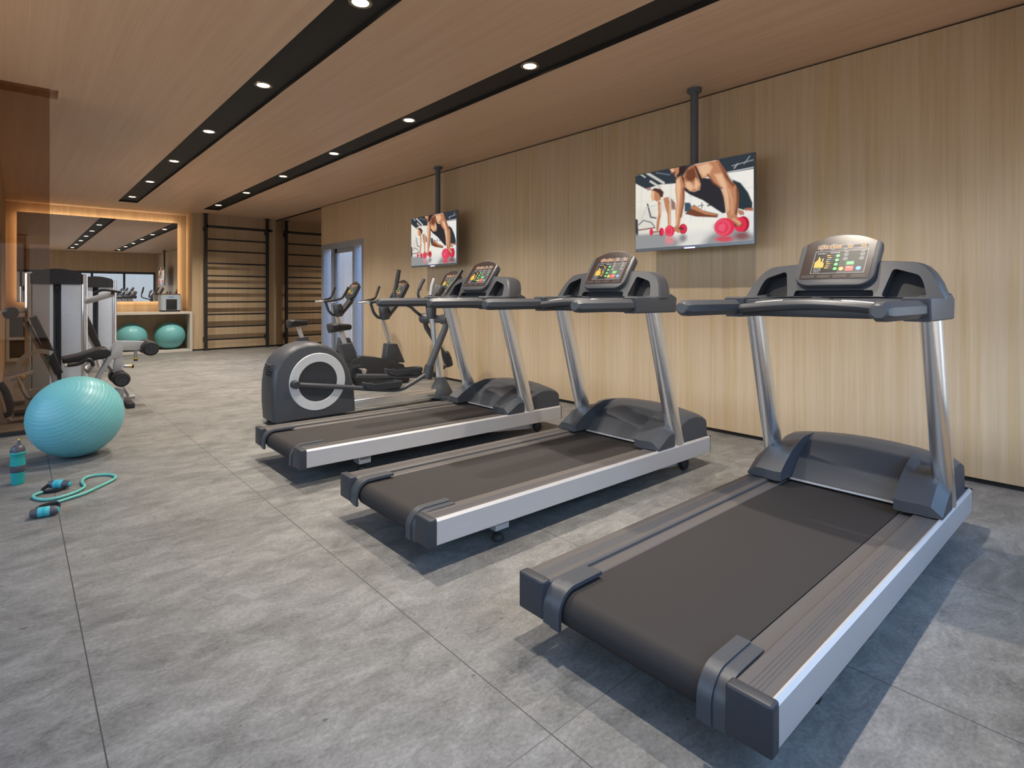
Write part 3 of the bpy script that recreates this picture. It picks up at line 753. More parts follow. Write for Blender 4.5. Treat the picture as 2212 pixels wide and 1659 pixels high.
    o = MB(); o.box(W(1.36, -.045, 1.075), W(1.42, .06, 1.090), .004); o.box(W(1.375, -.01, 1.083), W(1.40, .03, 1.094), .003); obj('safety_key', o, M['plast2'], gb, 30)
    display(root, X + 1.515, 1.147, yc, .172, .297, 35)
    return root
T1 = make_treadmill(.925, 'large grey treadmill nearest the camera, at the right front')
dup(T1, (1.225, 2.250, 0), 'middle treadmill of the three, its console below the big television')
dup(T1, (1.225, 3.575, 0), 'farthest of the three treadmills, standing next to the elliptical trainer')

# ================================================================== TELEVISIONS
def tv_picture():
    """paint the workout picture on a small raster; coordinates are the picture's own (corner frame below)"""
    NX, NY = 288, 186
    C = np.array([(117, 875), (1175, 668), (1187, 1495), (125, 1556)], float)
    def homog(src, dst):
        A = []; b = []
        for (x, y), (u, v) in zip(src, dst):
            A += [[x, y, 1, 0, 0, 0, -u * x, -u * y], [0, 0, 0, x, y, 1, -v * x, -v * y]]; b += [u, v]
        return np.append(np.linalg.solve(np.array(A), np.array(b)), 1).reshape(3, 3)
    Hm = homog([(0, 1), (1, 1), (1, 0), (0, 0)], C)
    X, Yv = np.meshgrid(np.linspace(0, 1, NX), np.linspace(0, 1, NY))
    q = np.stack([X, Yv, np.ones_like(X)], -1) @ Hm.T
    px, py = q[..., 0] / q[..., 2], q[..., 1] / q[..., 2]
    img = np.zeros((NY, NX, 3)); img[:] = (0.92, 0.90, 0.84)
    def sd(pts):
        pts = np.array(pts, float); d = np.full(px.shape, 1e9); ins = np.zeros(px.shape, bool); n = len(pts)
        for i in range(n):
            a, b = pts[i], pts[(i + 1) % n]; e = b - a; wx, wy = px - a[0], py - a[1]
            t = np.clip((wx * e[0] + wy * e[1]) / (e @ e + 1e-9), 0, 1); d = np.minimum(d, np.hypot(wx - t * e[0], wy - t * e[1]))
            c = ((a[1] > py) != (b[1] > py)) & (px < (b[0] - a[0]) * (py - a[1]) / (b[1] - a[1] + 1e-12) + a[0]); ins ^= c
        return np.where(ins, -d, d)
    def put(m, col, col2=None, ax=0, r=None):
        col = np.array(col, float)
        if col2 is not None:
            k = px if ax == 0 else py
            t = np.clip((k - r[0]) / (r[1] - r[0]), 0, 1)[..., None]; c = col * (1 - t) + np.array(col2, float) * t
        else: c = col
        img[:] = img * (1 - m[..., None]) + c * m[..., None]
    def poly(pts, col, soft=4, **k): put(np.clip(0.5 - sd(pts) / (2 * soft), 0, 1), col, **k)
    def line(pts, wd, col, soft=4, closed=False):
        m = np.zeros(px.shape)
        for a, b in zip(pts[:-1], pts[1:]):
            a = np.array(a, float); b = np.array(b, float); e = b - a; t = np.clip(((px - a[0]) * e[0] + (py - a[1]) * e[1]) / (e @ e), 0, 1)
            m = np.maximum(m, np.clip(0.5 - (np.hypot(px - a[0] - t * e[0], py - a[1] - t * e[1]) - wd / 2) / (2 * soft), 0, 1))
        put(m, col)
    def ell(cx, cy, rx, ry, col, soft=0.06, **k):
        r = np.hypot((px - cx) / rx, (py - cy) / ry); put(np.clip(0.5 - (r - 1) / (2 * soft), 0, 1), col, **k)
    dark = (0.035, 0.045, 0.06)
    # windows and back wall
    poly([(117, 960), (560, 960), (560, 1400), (117, 1430)], (0.90, 0.86, 0.76))
    for x in (170, 340, 430, 610, 1010, 1090): line([(x, 930), (x, 1400)], 5, (0.72, 0.72, 0.70), 6)
    line([(117, 1120), (560, 1090)], 4, (0.74, 0.73, 0.70), 6); line([(560, 1080), (1180, 990)], 5, (0.74, 0.74, 0.74), 6)
    poly([(117, 1180), (300, 1180), (300, 1420), (117, 1440)], (0.80, 0.76, 0.68), 40)
    # ceiling
    poly([(100, 880), (420, 790), (640, 740), (640, 960), (480, 950), (330, 960), (210, 1000), (100, 940)], dark, 5)
    poly([(820, 700), (1200, 640), (1200, 815), (1080, 835), (930, 858), (860, 800)], dark, 5)
    line([(215, 850), (365, 945)], 24, (0.62, 0.60, 0.55)); line([(250, 930), (335, 985)], 20, (0.66, 0.63, 0.57)); line([(160, 862), (200, 890)], 14, (0.5, 0.5, 0.48)); line([(300, 850), (420, 870)], 10, (0.18, 0.2, 0.24))
    line([(980, 790), (1170, 735)], 8, (0.35, 0.37, 0.4)); line([(1000, 812), (1030, 770)], 10, (0.45, 0.47, 0.5)); line([(1090, 770), (1140, 700)], 8, (0.35, 0.37, 0.4)); line([(940, 850), (1200, 800)], 10, (0.55, 0.57, 0.6))
    # machines in the background
    line([(225, 1140), (255, 1260), (300, 1270)], 14, (0.10, 0.12, 0.15)); line([(170, 1290), (215, 1170), (300, 1150)], 8, (0.60, 0.60, 0.58)); line([(140, 1380), (290, 1360)], 12, (0.28, 0.10, 0.10))
    line([(150, 1330), (190, 1290), (260, 1310), (290, 1350)], 10, (0.14, 0.15, 0.18)); line([(128, 1290), (135, 1430)], 26, (0.04, 0.05, 0.06))
    line([(680, 1165), (725, 1155)], 8, (0.12, 0.12, 0.14)); line([(710, 1135), (712, 1185)], 8, (0.12, 0.12, 0.14)); line([(765, 1160), (805, 1150)], 16, (0.12, 0.12, 0.14)); line([(740, 1190), (715, 1330)], 6, (0.66, 0.66, 0.66))
    # floor
    poly([(100, 1425), (560, 1395), (800, 1330), (1200, 1380), (1200, 1600), (100, 1600)], (0.33, 0.335, 0.34), 16)
    poly([(420, 1330), (830, 1270), (830, 1400), (640, 1480), (420, 1440)], (0.93, 0.90, 0.82), 40)
    poly([(560, 1400), (800, 1390), (700, 1560), (500, 1560)], (0.80, 0.78, 0.74), 40)
    poly([(1060, 1250), (1200, 1230), (1200, 1430), (1150, 1430)], (0.80, 0.80, 0.80), 30)
    # woman
    skin, skind, skinl = (0.56, 0.245, 0.125), (0.19, 0.062, 0.030), (0.86, 0.52, 0.32)
    poly([(590, 1195), (640, 1150), (720, 1205), (860, 1240), (880, 1275), (760, 1268), (660, 1262), (560, 1235)], skind, 5)
    poly([(600, 1180), (650, 1160), (740, 1215), (850, 1243), (840, 1255), (740, 1240)], skin, 5)
    poly([(555, 1130), (600, 1130), (618, 1160), (600, 1210), (556, 1215)], (0.05, 0.09, 0.12), 5)
    poly([(860, 1240), (905, 1235), (915, 1270), (850, 1290)], (0.86, 0.84, 0.8), 6)
    poly([(330, 1110), (400, 1070), (440, 1090), (470, 1130), (480, 1200), (400, 1210), (330, 1200)], (0.80, 0.74, 0.68), 6)
    poly([(430, 1085), (470, 1130), (475, 1195), (440, 1190)], (0.32, 0.18, 0.14), 6)
    poly([(365, 1085), (410, 1075), (432, 1160), (436, 1340), (408, 1345), (404, 1240), (380, 1160)], skin, 5); line([(422, 1140), (426, 1335)], 10, skinl)
    line([(328, 1130), (336, 1230), (322, 1300), (316, 1375)], 26, skin, 5); line([(334, 1150), (342, 1240)], 8, skinl)
    poly([(262, 1010), (310, 1002), (335, 1050), (345, 1100), (310, 1120), (285, 1100), (268, 1108), (255, 1075)], skin, 5); poly([(262, 1020), (285, 1016), (283, 1095), (264, 1104), (256, 1075)], skinl, 5)
    poly([(262, 1010), (285, 990), (340, 1000), (368, 1030), (360, 1075), (338, 1080), (325, 1045), (300, 1025)], (0.08, 0.035, 0.03), 6); poly([(210, 995), (250, 985), (258, 1010), (225, 1012)], (0.35, 0.17, 0.13), 9)
    # man
    poly([(985, 918), (1060, 950), (1130, 1040), (1172, 1140), (1170, 1205), (1090, 1205), (1035, 1190), (1000, 1050)], (0.025, 0.04, 0.05), 6)
    poly([(1100, 1190), (1180, 1185), (1180, 1215), (1110, 1215)], (0.45, 0.16, 0.1), 6); poly([(1040, 1200), (1090, 1215), (1110, 1250), (1060, 1255), (1040, 1230)], (0.50, 0.22, 0.13), 5); poly([(1095, 1215), (1140, 1212), (1140, 1260), (1100, 1265)], (0.88, 0.86, 0.82), 6)
    poly([(535, 880), (590, 800), (650, 770), (700, 860), (720, 940), (690, 1010), (640, 1030), (580, 1020), (545, 960)], skin, 5)
    poly([(565, 830), (640, 790), (670, 900), (600, 950), (555, 900)], skind, 16)
    poly([(560, 940), (600, 935), (640, 990), (610, 1020), (570, 1005)], skinl, 12); poly([(650, 900), (690, 960), (660, 1010), (640, 990)], skinl, 10)
    poly([(655, 790), (705, 895), (790, 910), (880, 1000), (915, 1080), (930, 1230), (900, 1235), (840, 1195), (720, 1110), (600, 1055), (548, 1015), (545, 975), (590, 1020), (640, 1030), (690, 1010), (700, 960), (672, 880), (640, 790)], (0.03, 0.028, 0.035), 5)
    poly([(525, 885), (545, 900), (556, 985), (600, 1020), (560, 1020), (530, 980)], (0.05, 0.03, 0.03), 4)
    poly([(478, 900), (520, 880), (548, 960), (556, 1060), (548, 1150), (532, 1240), (520, 1300), (512, 1370), (474, 1370), (480, 1300), (474, 1230), (484, 1120), (470, 1010)], skin, 5)
    poly([(480, 920), (505, 900), (520, 980), (510, 1110), (500, 1230), (490, 1340), (478, 1340), (482, 1230), (492, 1120), (476, 1010)], skinl, 8); line([(545, 1000), (546, 1120), (525, 1260)], 14, skind, 8)
    poly([(650, 775), (760, 750), (855, 735), (890, 790), (930, 850), (965, 930), (1015, 970), (1042, 1050), (1042, 1170), (1035, 1260), (1070, 1320), (1010, 1330), (945, 1290), (932, 1215), (915, 1100), (890, 1000), (820, 950), (770, 890), (710, 905), (680, 840)], skin, 5)
    poly([(670, 790), (760, 760), (800, 800), (770, 870), (720, 890), (690, 850)], skinl, 14); poly([(820, 870), (890, 860), (930, 960), (950, 1060), (960, 1200), (940, 1220), (915, 1090), (890, 1000)], skinl, 14)
    poly([(850, 750), (890, 790), (945, 880), (1010, 970), (990, 990), (920, 900)], skind, 14); line([(1030, 1010), (1036, 1120), (1022, 1240)], 20, skind, 9); line([(760, 870), (815, 950), (890, 1000)], 14, skind, 8); line([(955, 1010), (985, 1120), (985, 1250)], 12, (0.72, 0.42, 0.27), 9)
    poly([(415, 815), (455, 800), (505, 790), (520, 840), (490, 895), (468, 888), (462, 862), (430, 850), (436, 836)], skin, 4); poly([(420, 815), (450, 806), (462, 850), (440, 850)], skinl, 6)
    poly([(500, 800), (560, 780), (565, 800), (545, 850), (510, 870), (488, 895), (478, 880), (500, 850)], (0.04, 0.02, 0.02), 5); poly([(438, 846), (470, 838), (474, 866), (450, 860)], (0.22, 0.09, 0.06), 4)
    # dumbbells
    red, redd = (0.80, 0.032, 0.085), (0.45, 0.010, 0.032)
    ell(350, 1400, 18, 38, redd); ell(262, 1400, 16, 32, red); line([(275, 1400), (340, 1395)], 12, (0.3, 0.06, 0.06)); ell(360, 1398, 14, 36, red)
    ell(545, 1375, 36, 48, redd); ell(550, 1372, 24, 40, red); line([(460, 1385), (540, 1372)], 26, (0.16, 0.04, 0.04)); line([(470, 1370), (505, 1395)], 34, skin, 6); ell(424, 1394, 44, 54, red); ell(416, 1394, 34, 44, (0.86, 0.095, 0.15)); ell(416, 1394, 22, 30, (0.82, 0.05, 0.105))
    ell(1090, 1338, 56, 74, redd); ell(1062, 1342, 58, 70, red); ell(1075, 1345, 36, 50, (0.80, 0.03, 0.08)); line([(960, 1330), (1060, 1340)], 44, (0.13, 0.03, 0.03)); line([(985, 1270), (1050, 1335)], 46, skin, 8); line([(1000, 1290), (1060, 1330)], 12, skinl, 8)
    ell(918, 1363, 92, 86, red); ell(902, 1365, 76, 76, (0.86, 0.09, 0.155)); ell(900, 1368, 56, 54, (0.82, 0.05, 0.11)); poly([(865, 1345), (915, 1325), (930, 1360), (905, 1410), (860, 1385)], (0.88, 0.12, 0.19), 6)
    # their reflections in the floor
    ell(425, 1480, 40, 36, (0.72, 0.28, 0.30), 0.5); ell(545, 1460, 34, 36, (0.30, 0.27, 0.28), 0.5); ell(920, 1475, 84, 28, (0.66, 0.09, 0.13), 0.35); ell(1080, 1450, 66, 34, (0.26, 0.10, 0.11), 0.5)
    return np.clip(img, 0, 1)

def tv_screen_mesh(W_, H_):
    img = tv_picture(); NY, NX = img.shape[:2]
    me = bpy.data.meshes.new('screen')
    # the screen faces -x; its left side in the picture is +y
    ys = W_ / 2 - W_ * np.arange(NX) / (NX - 1); zs = -H_ / 2 + H_ * np.arange(NY) / (NY - 1)
    vs = [(0.0, float(y), float(z)) for z in zs for y in ys]
    fs = [(j * NX + i, j * NX + i + 1, (j + 1) * NX + i + 1, (j + 1) * NX + i) for j in range(NY - 1) for i in range(NX - 1)]
    me.from_pydata(vs, [], fs); me.update()
    at = me.color_attributes.new('picture', 'FLOAT_COLOR', 'POINT')
    rgba = np.ones((NY * NX, 4), np.float32); rgba[:, :3] = img.reshape(-1, 3); at.data.foreach_set('color', rgba.ravel())
    return me
def tv_mat():
    m = bpy.data.materials.new('tv_picture'); m.use_nodes = True; nt = m.node_tree; b = nt.nodes['Principled BSDF']
    a = nt.nodes.new('ShaderNodeAttribute'); a.attribute_name = 'picture'
    b.inputs['Base Color'].default_value = (0.004, 0.004, 0.004, 1); b.inputs['Roughness'].default_value = 0.5; b.inputs['Specular IOR Level'].default_value = 0.08
    nt.links.new(a.outputs['Color'], b.inputs['Emission Color']); b.inputs['Emission Strength'].default_value = TV_EMIT
    return m
TV_EMIT = 0.37
TVW, TVH = 1.025, 0.655
tvme = tv_screen_mesh(TVW - .012, TVH - .03); tvm = tv_mat(); tvme.materials.append(tvm)
def make_tv(y, label):
    x = 3.93; zc = 1.797
    r = thing('television', (x, y, zc - TVH / 2), label, 'television', 'televisions hung in front of the wood wall')
    o = MB(); o.box((x + .002, y - TVW / 2, zc - TVH / 2), (x + .030, y + TVW / 2, zc + TVH / 2), .002, 1)
    o.box((x + .028, y - .30, zc - .24), (x + .055, y + .30, zc + .16), .006)
    obj('housing', o, M['tvframe'], r, 30)
    s_ = bpy.data.objects.new('screen', tvme); COL.objects.link(s_); s_.parent = r; s_.location = (-.0005, 0, TVH / 2 + .0085)
    o = MB(); o.box((x - .003, y - .045, zc - TVH / 2 + .001), (x + .004, y + .045, zc - TVH / 2 + .009), .001); obj('power_light', o, M['blueled'], r, 0)
    o = MB(); o.lathe([(.031, 1.75), (.031, H - .016)], (x + .088, y + .01, 0), n=24); o.box((x + .05, y - .08, zc - .1), (x + .085, y + .1, zc + .1), .004); obj('hanging_pole', o, M['pole'], r, 40)
    o = MB(); o.lathe([(.0, H - .032), (.050, H - .032), (.056, H - .027), (.056, H)], (x + .088, y + .01, 0), n=28); obj('ceiling_flange', o, M['pole'], r, 40)
    return r
make_tv(2.335, 'large hanging television nearest the camera, above the middle treadmill')
make_tv(5.931, 'smaller-looking hanging television farther back, above the elliptical trainer')

# ================================================================== ELLIPTICAL TRAINER
ey, e0, e1 = 4.915, 4.75, 5.08
yn, yf = 4.70, 5.13
EL = thing('elliptical_trainer', (2.0, ey, 0), 'grey elliptical trainer with a pale ring on its flywheel housing', 'elliptical trainer')
prof = [(1.595, .045), (1.583, .20), (1.585, .36), (1.600, .47), (1.635, .555), (1.70, .625), (1.78, .668), (1.87, .690), (1.97, .688), (2.06, .660), (2.14, .61), (2.21, .53), (2.26, .44), (2.295, .33), (2.315, .22), (2.325, .05)]
o = MB(); R_ = []
for (y, k) in ((e0, .0), (e0 + .004, .35), (e0 + .02, .8), (e0 + .05, 1), (ey, 1.0), (e1 - .05, 1), (e1 - .02, .8), (e1 - .004, .35), (e1, 0)):
    cx_, cz_ = 1.95, .33; sh = .035 * (1 - k)
    rr_ = []
    for (x, z) in prof:
        d_ = Vector((x - cx_, z - cz_)); d_ = d_ * (1 - sh / max(.2, d_.length)) if z > .06 else Vector((d_.x * (1 - sh / .4), d_.y))
        rr_.append((cx_ + d_.x, y, cz_ + d_.y))
    R_.append(rr_)
o.loft(R_); hs = obj('flywheel_housing', o, M['plast'], EL, 32)
o = MB(); rc = (1.962, e0, .352)
o.lathe([(.172, .004), (.174, .009), (.245, .009), (.249, .004), (.249, -.004)], rc, (0, -1, 0), 64, close=False); obj('side_ring', o, M['ring'], hs, 40)
o = MB(); o.lathe([(.0, .0055), (.03, .0055), (.172, .0045), (.173, -.004)], rc, (0, -1, 0), 64, close=False); obj('side_disc', o, M['plast2'], hs, 40)
o = MB()
for i in range(5): o.box((1.578 + i * .0006, e0 + .055, .512 - .022 * i), (1.600, e0 + .19, .522 - .022 * i), .002, 1)
obj('air_vent', o, M['rubber'], hs, 0)
o = MB(); o.lathe([(.0, -.02), (.03, -.02), (.034, -.012), (.034, .012), (.03, .02), (0, .02)], (1.65, e0 + .1, .034), (0, 1, 0), 20); o.lathe([(.0, -.02), (.03, -.02), (.034, -.012), (.034, .012), (.03, .02), (0, .02)], (1.65, e1 - .1, .034), (0, 1, 0), 20); obj('transport_wheel', o, M['rubber'], EL, 35)
o = MB(); o.box((1.63, e0 + .02, .0), (1.72, e1 - .02, .05), .006); obj('rear_foot', o, M['plast3'], EL, 30)
# centre rail and mast
o = MB(); o.box((2.30, ey - .055, .035), (3.36, ey + .055, .125), .02, 3); obj('base_rail', o, M['alu_post'], EL, 35)
o = MB(); o.box((3.30, ey - .24, 0), (3.38, ey + .24, .05), .01); obj('front_foot', o, M['plast2'], EL, 30)
mb_, mt_ = aty(952, 838, ey), aty(932, 655, ey)
o = MB(); R_ = []
for z, a, b, dx in ((.03, .13, .10, .0), (.08, .135, .10, .0), (.14, .10, .085, 0), (.20, .065, .06, .0), (.24, .055, .052, -.01)):
    R_.append([(mb_.x + dx + a * math.cos(2 * PI * k / 20), ey + b * math.sin(2 * PI * k / 20), z) for k in range(20)])
o.loft(R_); obj('mast_boot', o, M['plast'], EL, 40)
o = MB(); o.tube([(mb_.x + .01, ey, .12), mt_], .045, 20, True, .036, up=(1, 0, 0)); obj('mast', o, M['alu_post'], EL, 50)
o = MB(); o.tube([mt_ + Vector((0, 0, -.16)), mt_ + Vector((-.005, 0, -.05)), mt_ + Vector((.03, 0, .06)), mt_ + Vector((.10, 0, .17))], [.05, .056, .06, .05], 16, True, [.045, .06, .075, .08], up=(1, 0, 0)); obj('mast_head', o, M['plast'], EL, 45)
# swing axle with a hub at each side
ax0, ax1 = aty(905, 687, yf), aty(977, 691, yn)
axm = Vector(((ax0.x + ax1.x) / 2, ey, (ax0.z + ax1.z) / 2))
hx, hz = axm.x, axm.z
o = MB()
o.tube([(hx, yf + .03, hz), (hx, yf + .02, hz), (hx, yf - .08, hz), (hx, yf - .10, hz), (hx, yn + .10, hz), (hx, yn + .08, hz), (hx, yn - .02, hz), (hx, yn - .03, hz)], [.045, .055, .052, .040, .040, .052, .055, .045], 24); obj('swing_axle', o, M['plast'], EL, 35)
def limb(name, pts, r, mt=M['plast'], k=5, n=12, par=None):
    o = MB(); o.tube(smoothpath(pts, k), r, n); return obj(name, o, mt, par or EL, 45)
# near side: link, crank bar, pedal, handle
lk = aty(926, 800, yn)
o = MB(); o.tube([(hx, yn, hz), (hx - .03, yn, hz - .1), (lk.x + .0, yn, lk.z + .02)], [.030, .034, .036], 14, True); l1 = obj('swing_arm', o, M['plast'], EL, 45)
o = MB(); o.tube([(lk.x + .012, yn, lk.z + .05), (lk.x, yn, lk.z), (lk.x - .02, yn, lk.z - .085)], [.045, .05, .046], 12, True, prof=None); obj('arm_cover', o, M['plast2'], l1, 40)
crank = aty(638, 831, yn)
rod = [crank] + [aty(x, y, yn) for x, y in ((740, 836), (815, 841), (862, 841), (888, 829), (921, 808))]
limb('foot_bar', rod, .021)
o = MB(); o.lathe([(0, -.035), (.026, -.035), (.034, -.028), (.036, .02), (.03, .034), (.0, .034)], crank, (0, 1, 0), 24); obj('crank_hub', o, M['plast2'], EL, 40)
def pedal(pa, pb, yc_):
    a, b = min(pa.x, pb.x), max(pa.x, pb.x); z = pa.z
    o = MB(); sec = []
    hw_ = .075
    outl = []
    for i in range(28):
        q = 2 * PI * i / 28; c_, s_ = math.cos(q), math.sin(q)
        outl.append(((a + b) / 2 + (b - a) / 2 * math.copysign(abs(c_) ** .5, c_), yc_ + hw_ * math.copysign(abs(s_) ** .5, s_)))
    def ringz(k, zz): return [((a + b) / 2 + (x - (a + b) / 2) * k, yc_ + (y - yc_) * k, z + zz + (.014 if x < a + .05 else 0)) for x, y in outl]
    o.loft([ringz(.92, -.03), ringz(.99, -.012), ringz(1.0, .026), ringz(.95, .028), ringz(.92, .0)]); return obj('foot_pedal', o, M['plast2'], EL, 40)
pedal(aty(783, 836, yn), aty(863, 836, yn), yn - .02)
hb_ = [Vector((hx, yn, hz)), aty(962, 665, yn), aty(957, 645, yn), aty(968, 625, yn), aty(985, 603, yn)]
limb('moving_handle', hb_, .019); o = MB(); o.tube([aty(966, 628, yn), aty(986, 602, yn), aty(997, 584, yn)], [.022, .0235, .021], 14); obj('handle_grip', o, M['pad'], EL, 40)
# far side
lf_ = aty(966, 775, yf)
o = MB(); o.tube([(hx, yf, hz), (hx + .03, yf, hz - .1), (lf_.x - .01, yf, lf_.z)], [.026, .028, .03], 14); l2 = obj('swing_arm', o, M['plast'], EL, 45)
o = MB(); o.tube([(lf_.x - .03, yf, lf_.z + .07), (lf_.x, yf, lf_.z), (lf_.x + .03, yf, lf_.z - .08)], [.042, .05, .044], 12); obj('arm_cover', o, M['plast2'], l2, 40)
limb('foot_bar', [aty(770, 812, yf), aty(840, 812, yf), aty(905, 812, yf), aty(940, 806, yf), (lf_.x, yf, lf_.z - .06)], .021)
pedal(aty(835, 806, yf), aty(912, 806, yf), yf + .02)
fh = [Vector((hx, yf, hz)), aty(897, 672, yf), aty(886, 662, yf), aty(866, 655, yf), aty(853, 648, yf), aty(852, 630, yf), aty(856, 610, yf)]
limb('moving_handle', fh, .017); o = MB(); o.tube([aty(854, 625, yf), aty(859, 600, yf), aty(862, 583, yf)], [.021, .023, .020], 14); obj('handle_grip', o, M['pad'], EL, 40)
# fixed handles and console
for pts, gr, y in (([(930, 652), (910, 648), (903, 636), (906, 622)], [(905, 626), (910, 614), (916, 603)], ey + .12), ([(940, 656), (932, 650), (930, 636)], [(930, 638), (933, 618), (938, 602)], ey - .10)):
    limb('fixed_handle', [aty(x, z, y) for x, z in pts], .014, n=10)
    o = MB(); o.tube([aty(x, z, y) for x, z in gr], .0185, 12); obj('pulse_grip', o, M['silverpaint'] if y < ey else M['plast'], EL, 40)
cc = aty(958, 632, ey)
display(EL, cc.x + .0, cc.z - .0, ey, .145, .275, 30)

# ================================================================== UPRIGHT BIKES
def make_bike(yc, label):
    r = thing('exercise_bike', (3.0, yc, 0), label, 'exercise bike', 'upright exercise bikes by the door')
    A = lambda x, y, dy=0: aty(x, y, 6.245) * 1.0 + Vector((0, dy, 0))
    V = lambda x, y, dy=0: (A(x, y).x, yc + dy, A(x, y).z)
    def pr(name, px, hw_, m, bev=.012, sm=30):
        o = MB(); o.prism([(V(x, y)[0], V(x, y)[2]) for x, y in px], 'y', yc - hw_, yc + hw_, bev); return obj(name, o, m, r, sm)
    bd = pr('body', [(752, 812), (752, 778), (775, 768), (805, 770), (850, 778), (868, 793), (876, 815), (872, 834), (800, 840), (770, 834)], .085, M['plast2'], .02)
    pr('front_shroud', [(838, 800), (842, 783), (862, 785), (873, 800), (876, 818), (868, 830), (838, 826)], .11, M['plast3'], .02)
    for sg in (-1, 1):
        o = MB(); c_ = A(780, 800); o.lathe([(0, .012), (.018, .012), (.032, .006), (.036, .0), (.036, -.01)], (c_.x, yc + sg * .088, c_.z), (0, sg, 0), 24, close=False); obj('crank_cap', o, M['chrome'], r, 40)
        o = MB(); o.tube([(c_.x, yc + sg * .10, c_.z), (c_.x + sg * .12, yc + sg * .105, c_.z - sg * .07)], .014, 8); cp = obj('crank_arm', o, M['silverpaint'], r, 40)
        o = MB(); px_, pz_ = c_.x + sg * .12, c_.z - sg * .07; o.box((px_ - .05, yc + sg * .16 - .045, pz_ - .014), (px_ + .05, yc + sg * .16 + .045, pz_ + .014), .008); obj('pedal', o, M['plast3'], r, 30)
    for x in (2.80, 3.42):
        o = MB(); o.box((x - .035, yc - .24, 0), (x + .035, yc + .24, .06), .012); obj('floor_bar', o, M['plast3'], r, 30)
    o = MB(); o.box((2.78, yc - .05, .05), (3.45, yc + .05, .2), .02); obj('base_beam', o, M['plast3'], r, 30)
    pr('seat_boot', [(731, 744), (756, 741), (768, 772), (760, 782), (741, 780)], .06, M['plast'])
    o = MB(); o.tube([V(748, 752), V(733, 706)], .030, 12, True, .022, up=(1, 0, 0)); obj('seat_post', o, M['silverpaint'], r, 45)
    a, b = A(711, 703), A(759, 703); o = MB(); R_ = []
    for t, hw_, zt, th in ((0, .06, -.006, .075), (.04, .10, .012, .09), (.2, .125, .020, .095), (.4, .105, .012, .080), (.6, .06, .006, .068), (.82, .036, .002, .056), (.96, .026, -.006, .045), (1, .012, -.016, .022)):
        x = a.x + (b.x - a.x) * t; zz = a.z + .0 + zt; ring = []
        for k in range(16):
            q = 2 * PI * k / 16; c_, s_ = math.cos(q), math.sin(q)
            ring.append((x, yc + hw_ * c_, zz - .01 + (.018 if s_ > 0 else th) * s_ - (.008 if abs(c_) < .3 and s_ > 0 and t < .7 else 0)))
        R_.append(ring)
    o.loft(R_); obj('saddle', o, M['pad'], r, 40)
    pr('neck_boot', [(833, 742), (853, 742), (870, 782), (828, 782)], .065, M['plast'])
    o = MB(); o.tube([V(846, 752), V(827, 686)], .034, 16, True, .028, up=(1, 0, 0)); obj('neck_post', o, M['chrome'], r, 50)
    o = MB(); p0, p1 = Vector(V(832, 690)), Vector(V(828, 660)); o.tube([p0, p0.lerp(p1, .15), p0.lerp(p1, .85), p1], [.055, .064, .064, .055], 20); hd = obj('neck_head', o, M['plast'], r, 40)
    o = MB(); o.tube([V(836, 682), V(856, 655), V(861, 642)], [.04, .045, .04], 10, True, [.05, .06, .07], up=(1, 0, 0)); obj('console_arm', o, M['plast2'], hd, 40)
    lp = smoothpath([V(832, 686), V(818, 686), V(808, 676), V(803, 662), V(800, 652)], 5)
    o = MB(); o.tube(lp, .018, 12); hbar = obj('handlebar', o, M['plast'], r, 45)
    for sg in (-1, 1):
        o = MB(); o.tube(smoothpath([V(800, 652, 0), V(797, 652, sg * .06), V(786, 654, sg * .13)], 5), .015, 10); obj('bar_end', o, M['chrome'], hbar, 45)
        o = MB(); o.tube(smoothpath([V(790, 653, sg * .13), V(806, 650, sg * .16), V(824, 645, sg * .19), V(832, 632, sg * .21), V(838, 618, sg * .22)], 5), .0165, 10); obj('bar_grip', o, M['pad'], hbar, 45)
    c_ = A(852, 645); display(r, c_.x, c_.z, yc, .135, .275, 28)
    return r
B1 = make_bike(6.245, 'upright exercise bike right behind the elliptical trainer')
dup(B1, (3.0, 7.575, 0), 'upright exercise bike farther back, standing in front of the door')

# ================================================================== GLASS PARTITION
GY = 5.875
t = thing('glass_partition', (0, GY, 0), 'bronze glass partition panel at the left edge, behind the big ball', 'glass panel')
o = MB(); o.box((LXN + .02, GY - .005, .03), (0.203, GY + .005, H + .045), 0); obj('glass_pane', o, M['bronze'], t, 0)
o = MB(); o.box((LXN + .02, GY - .02, 0), (0.203, GY + .02, .032), .002, 1); obj('floor_rail', o, M['black'], t, 0)

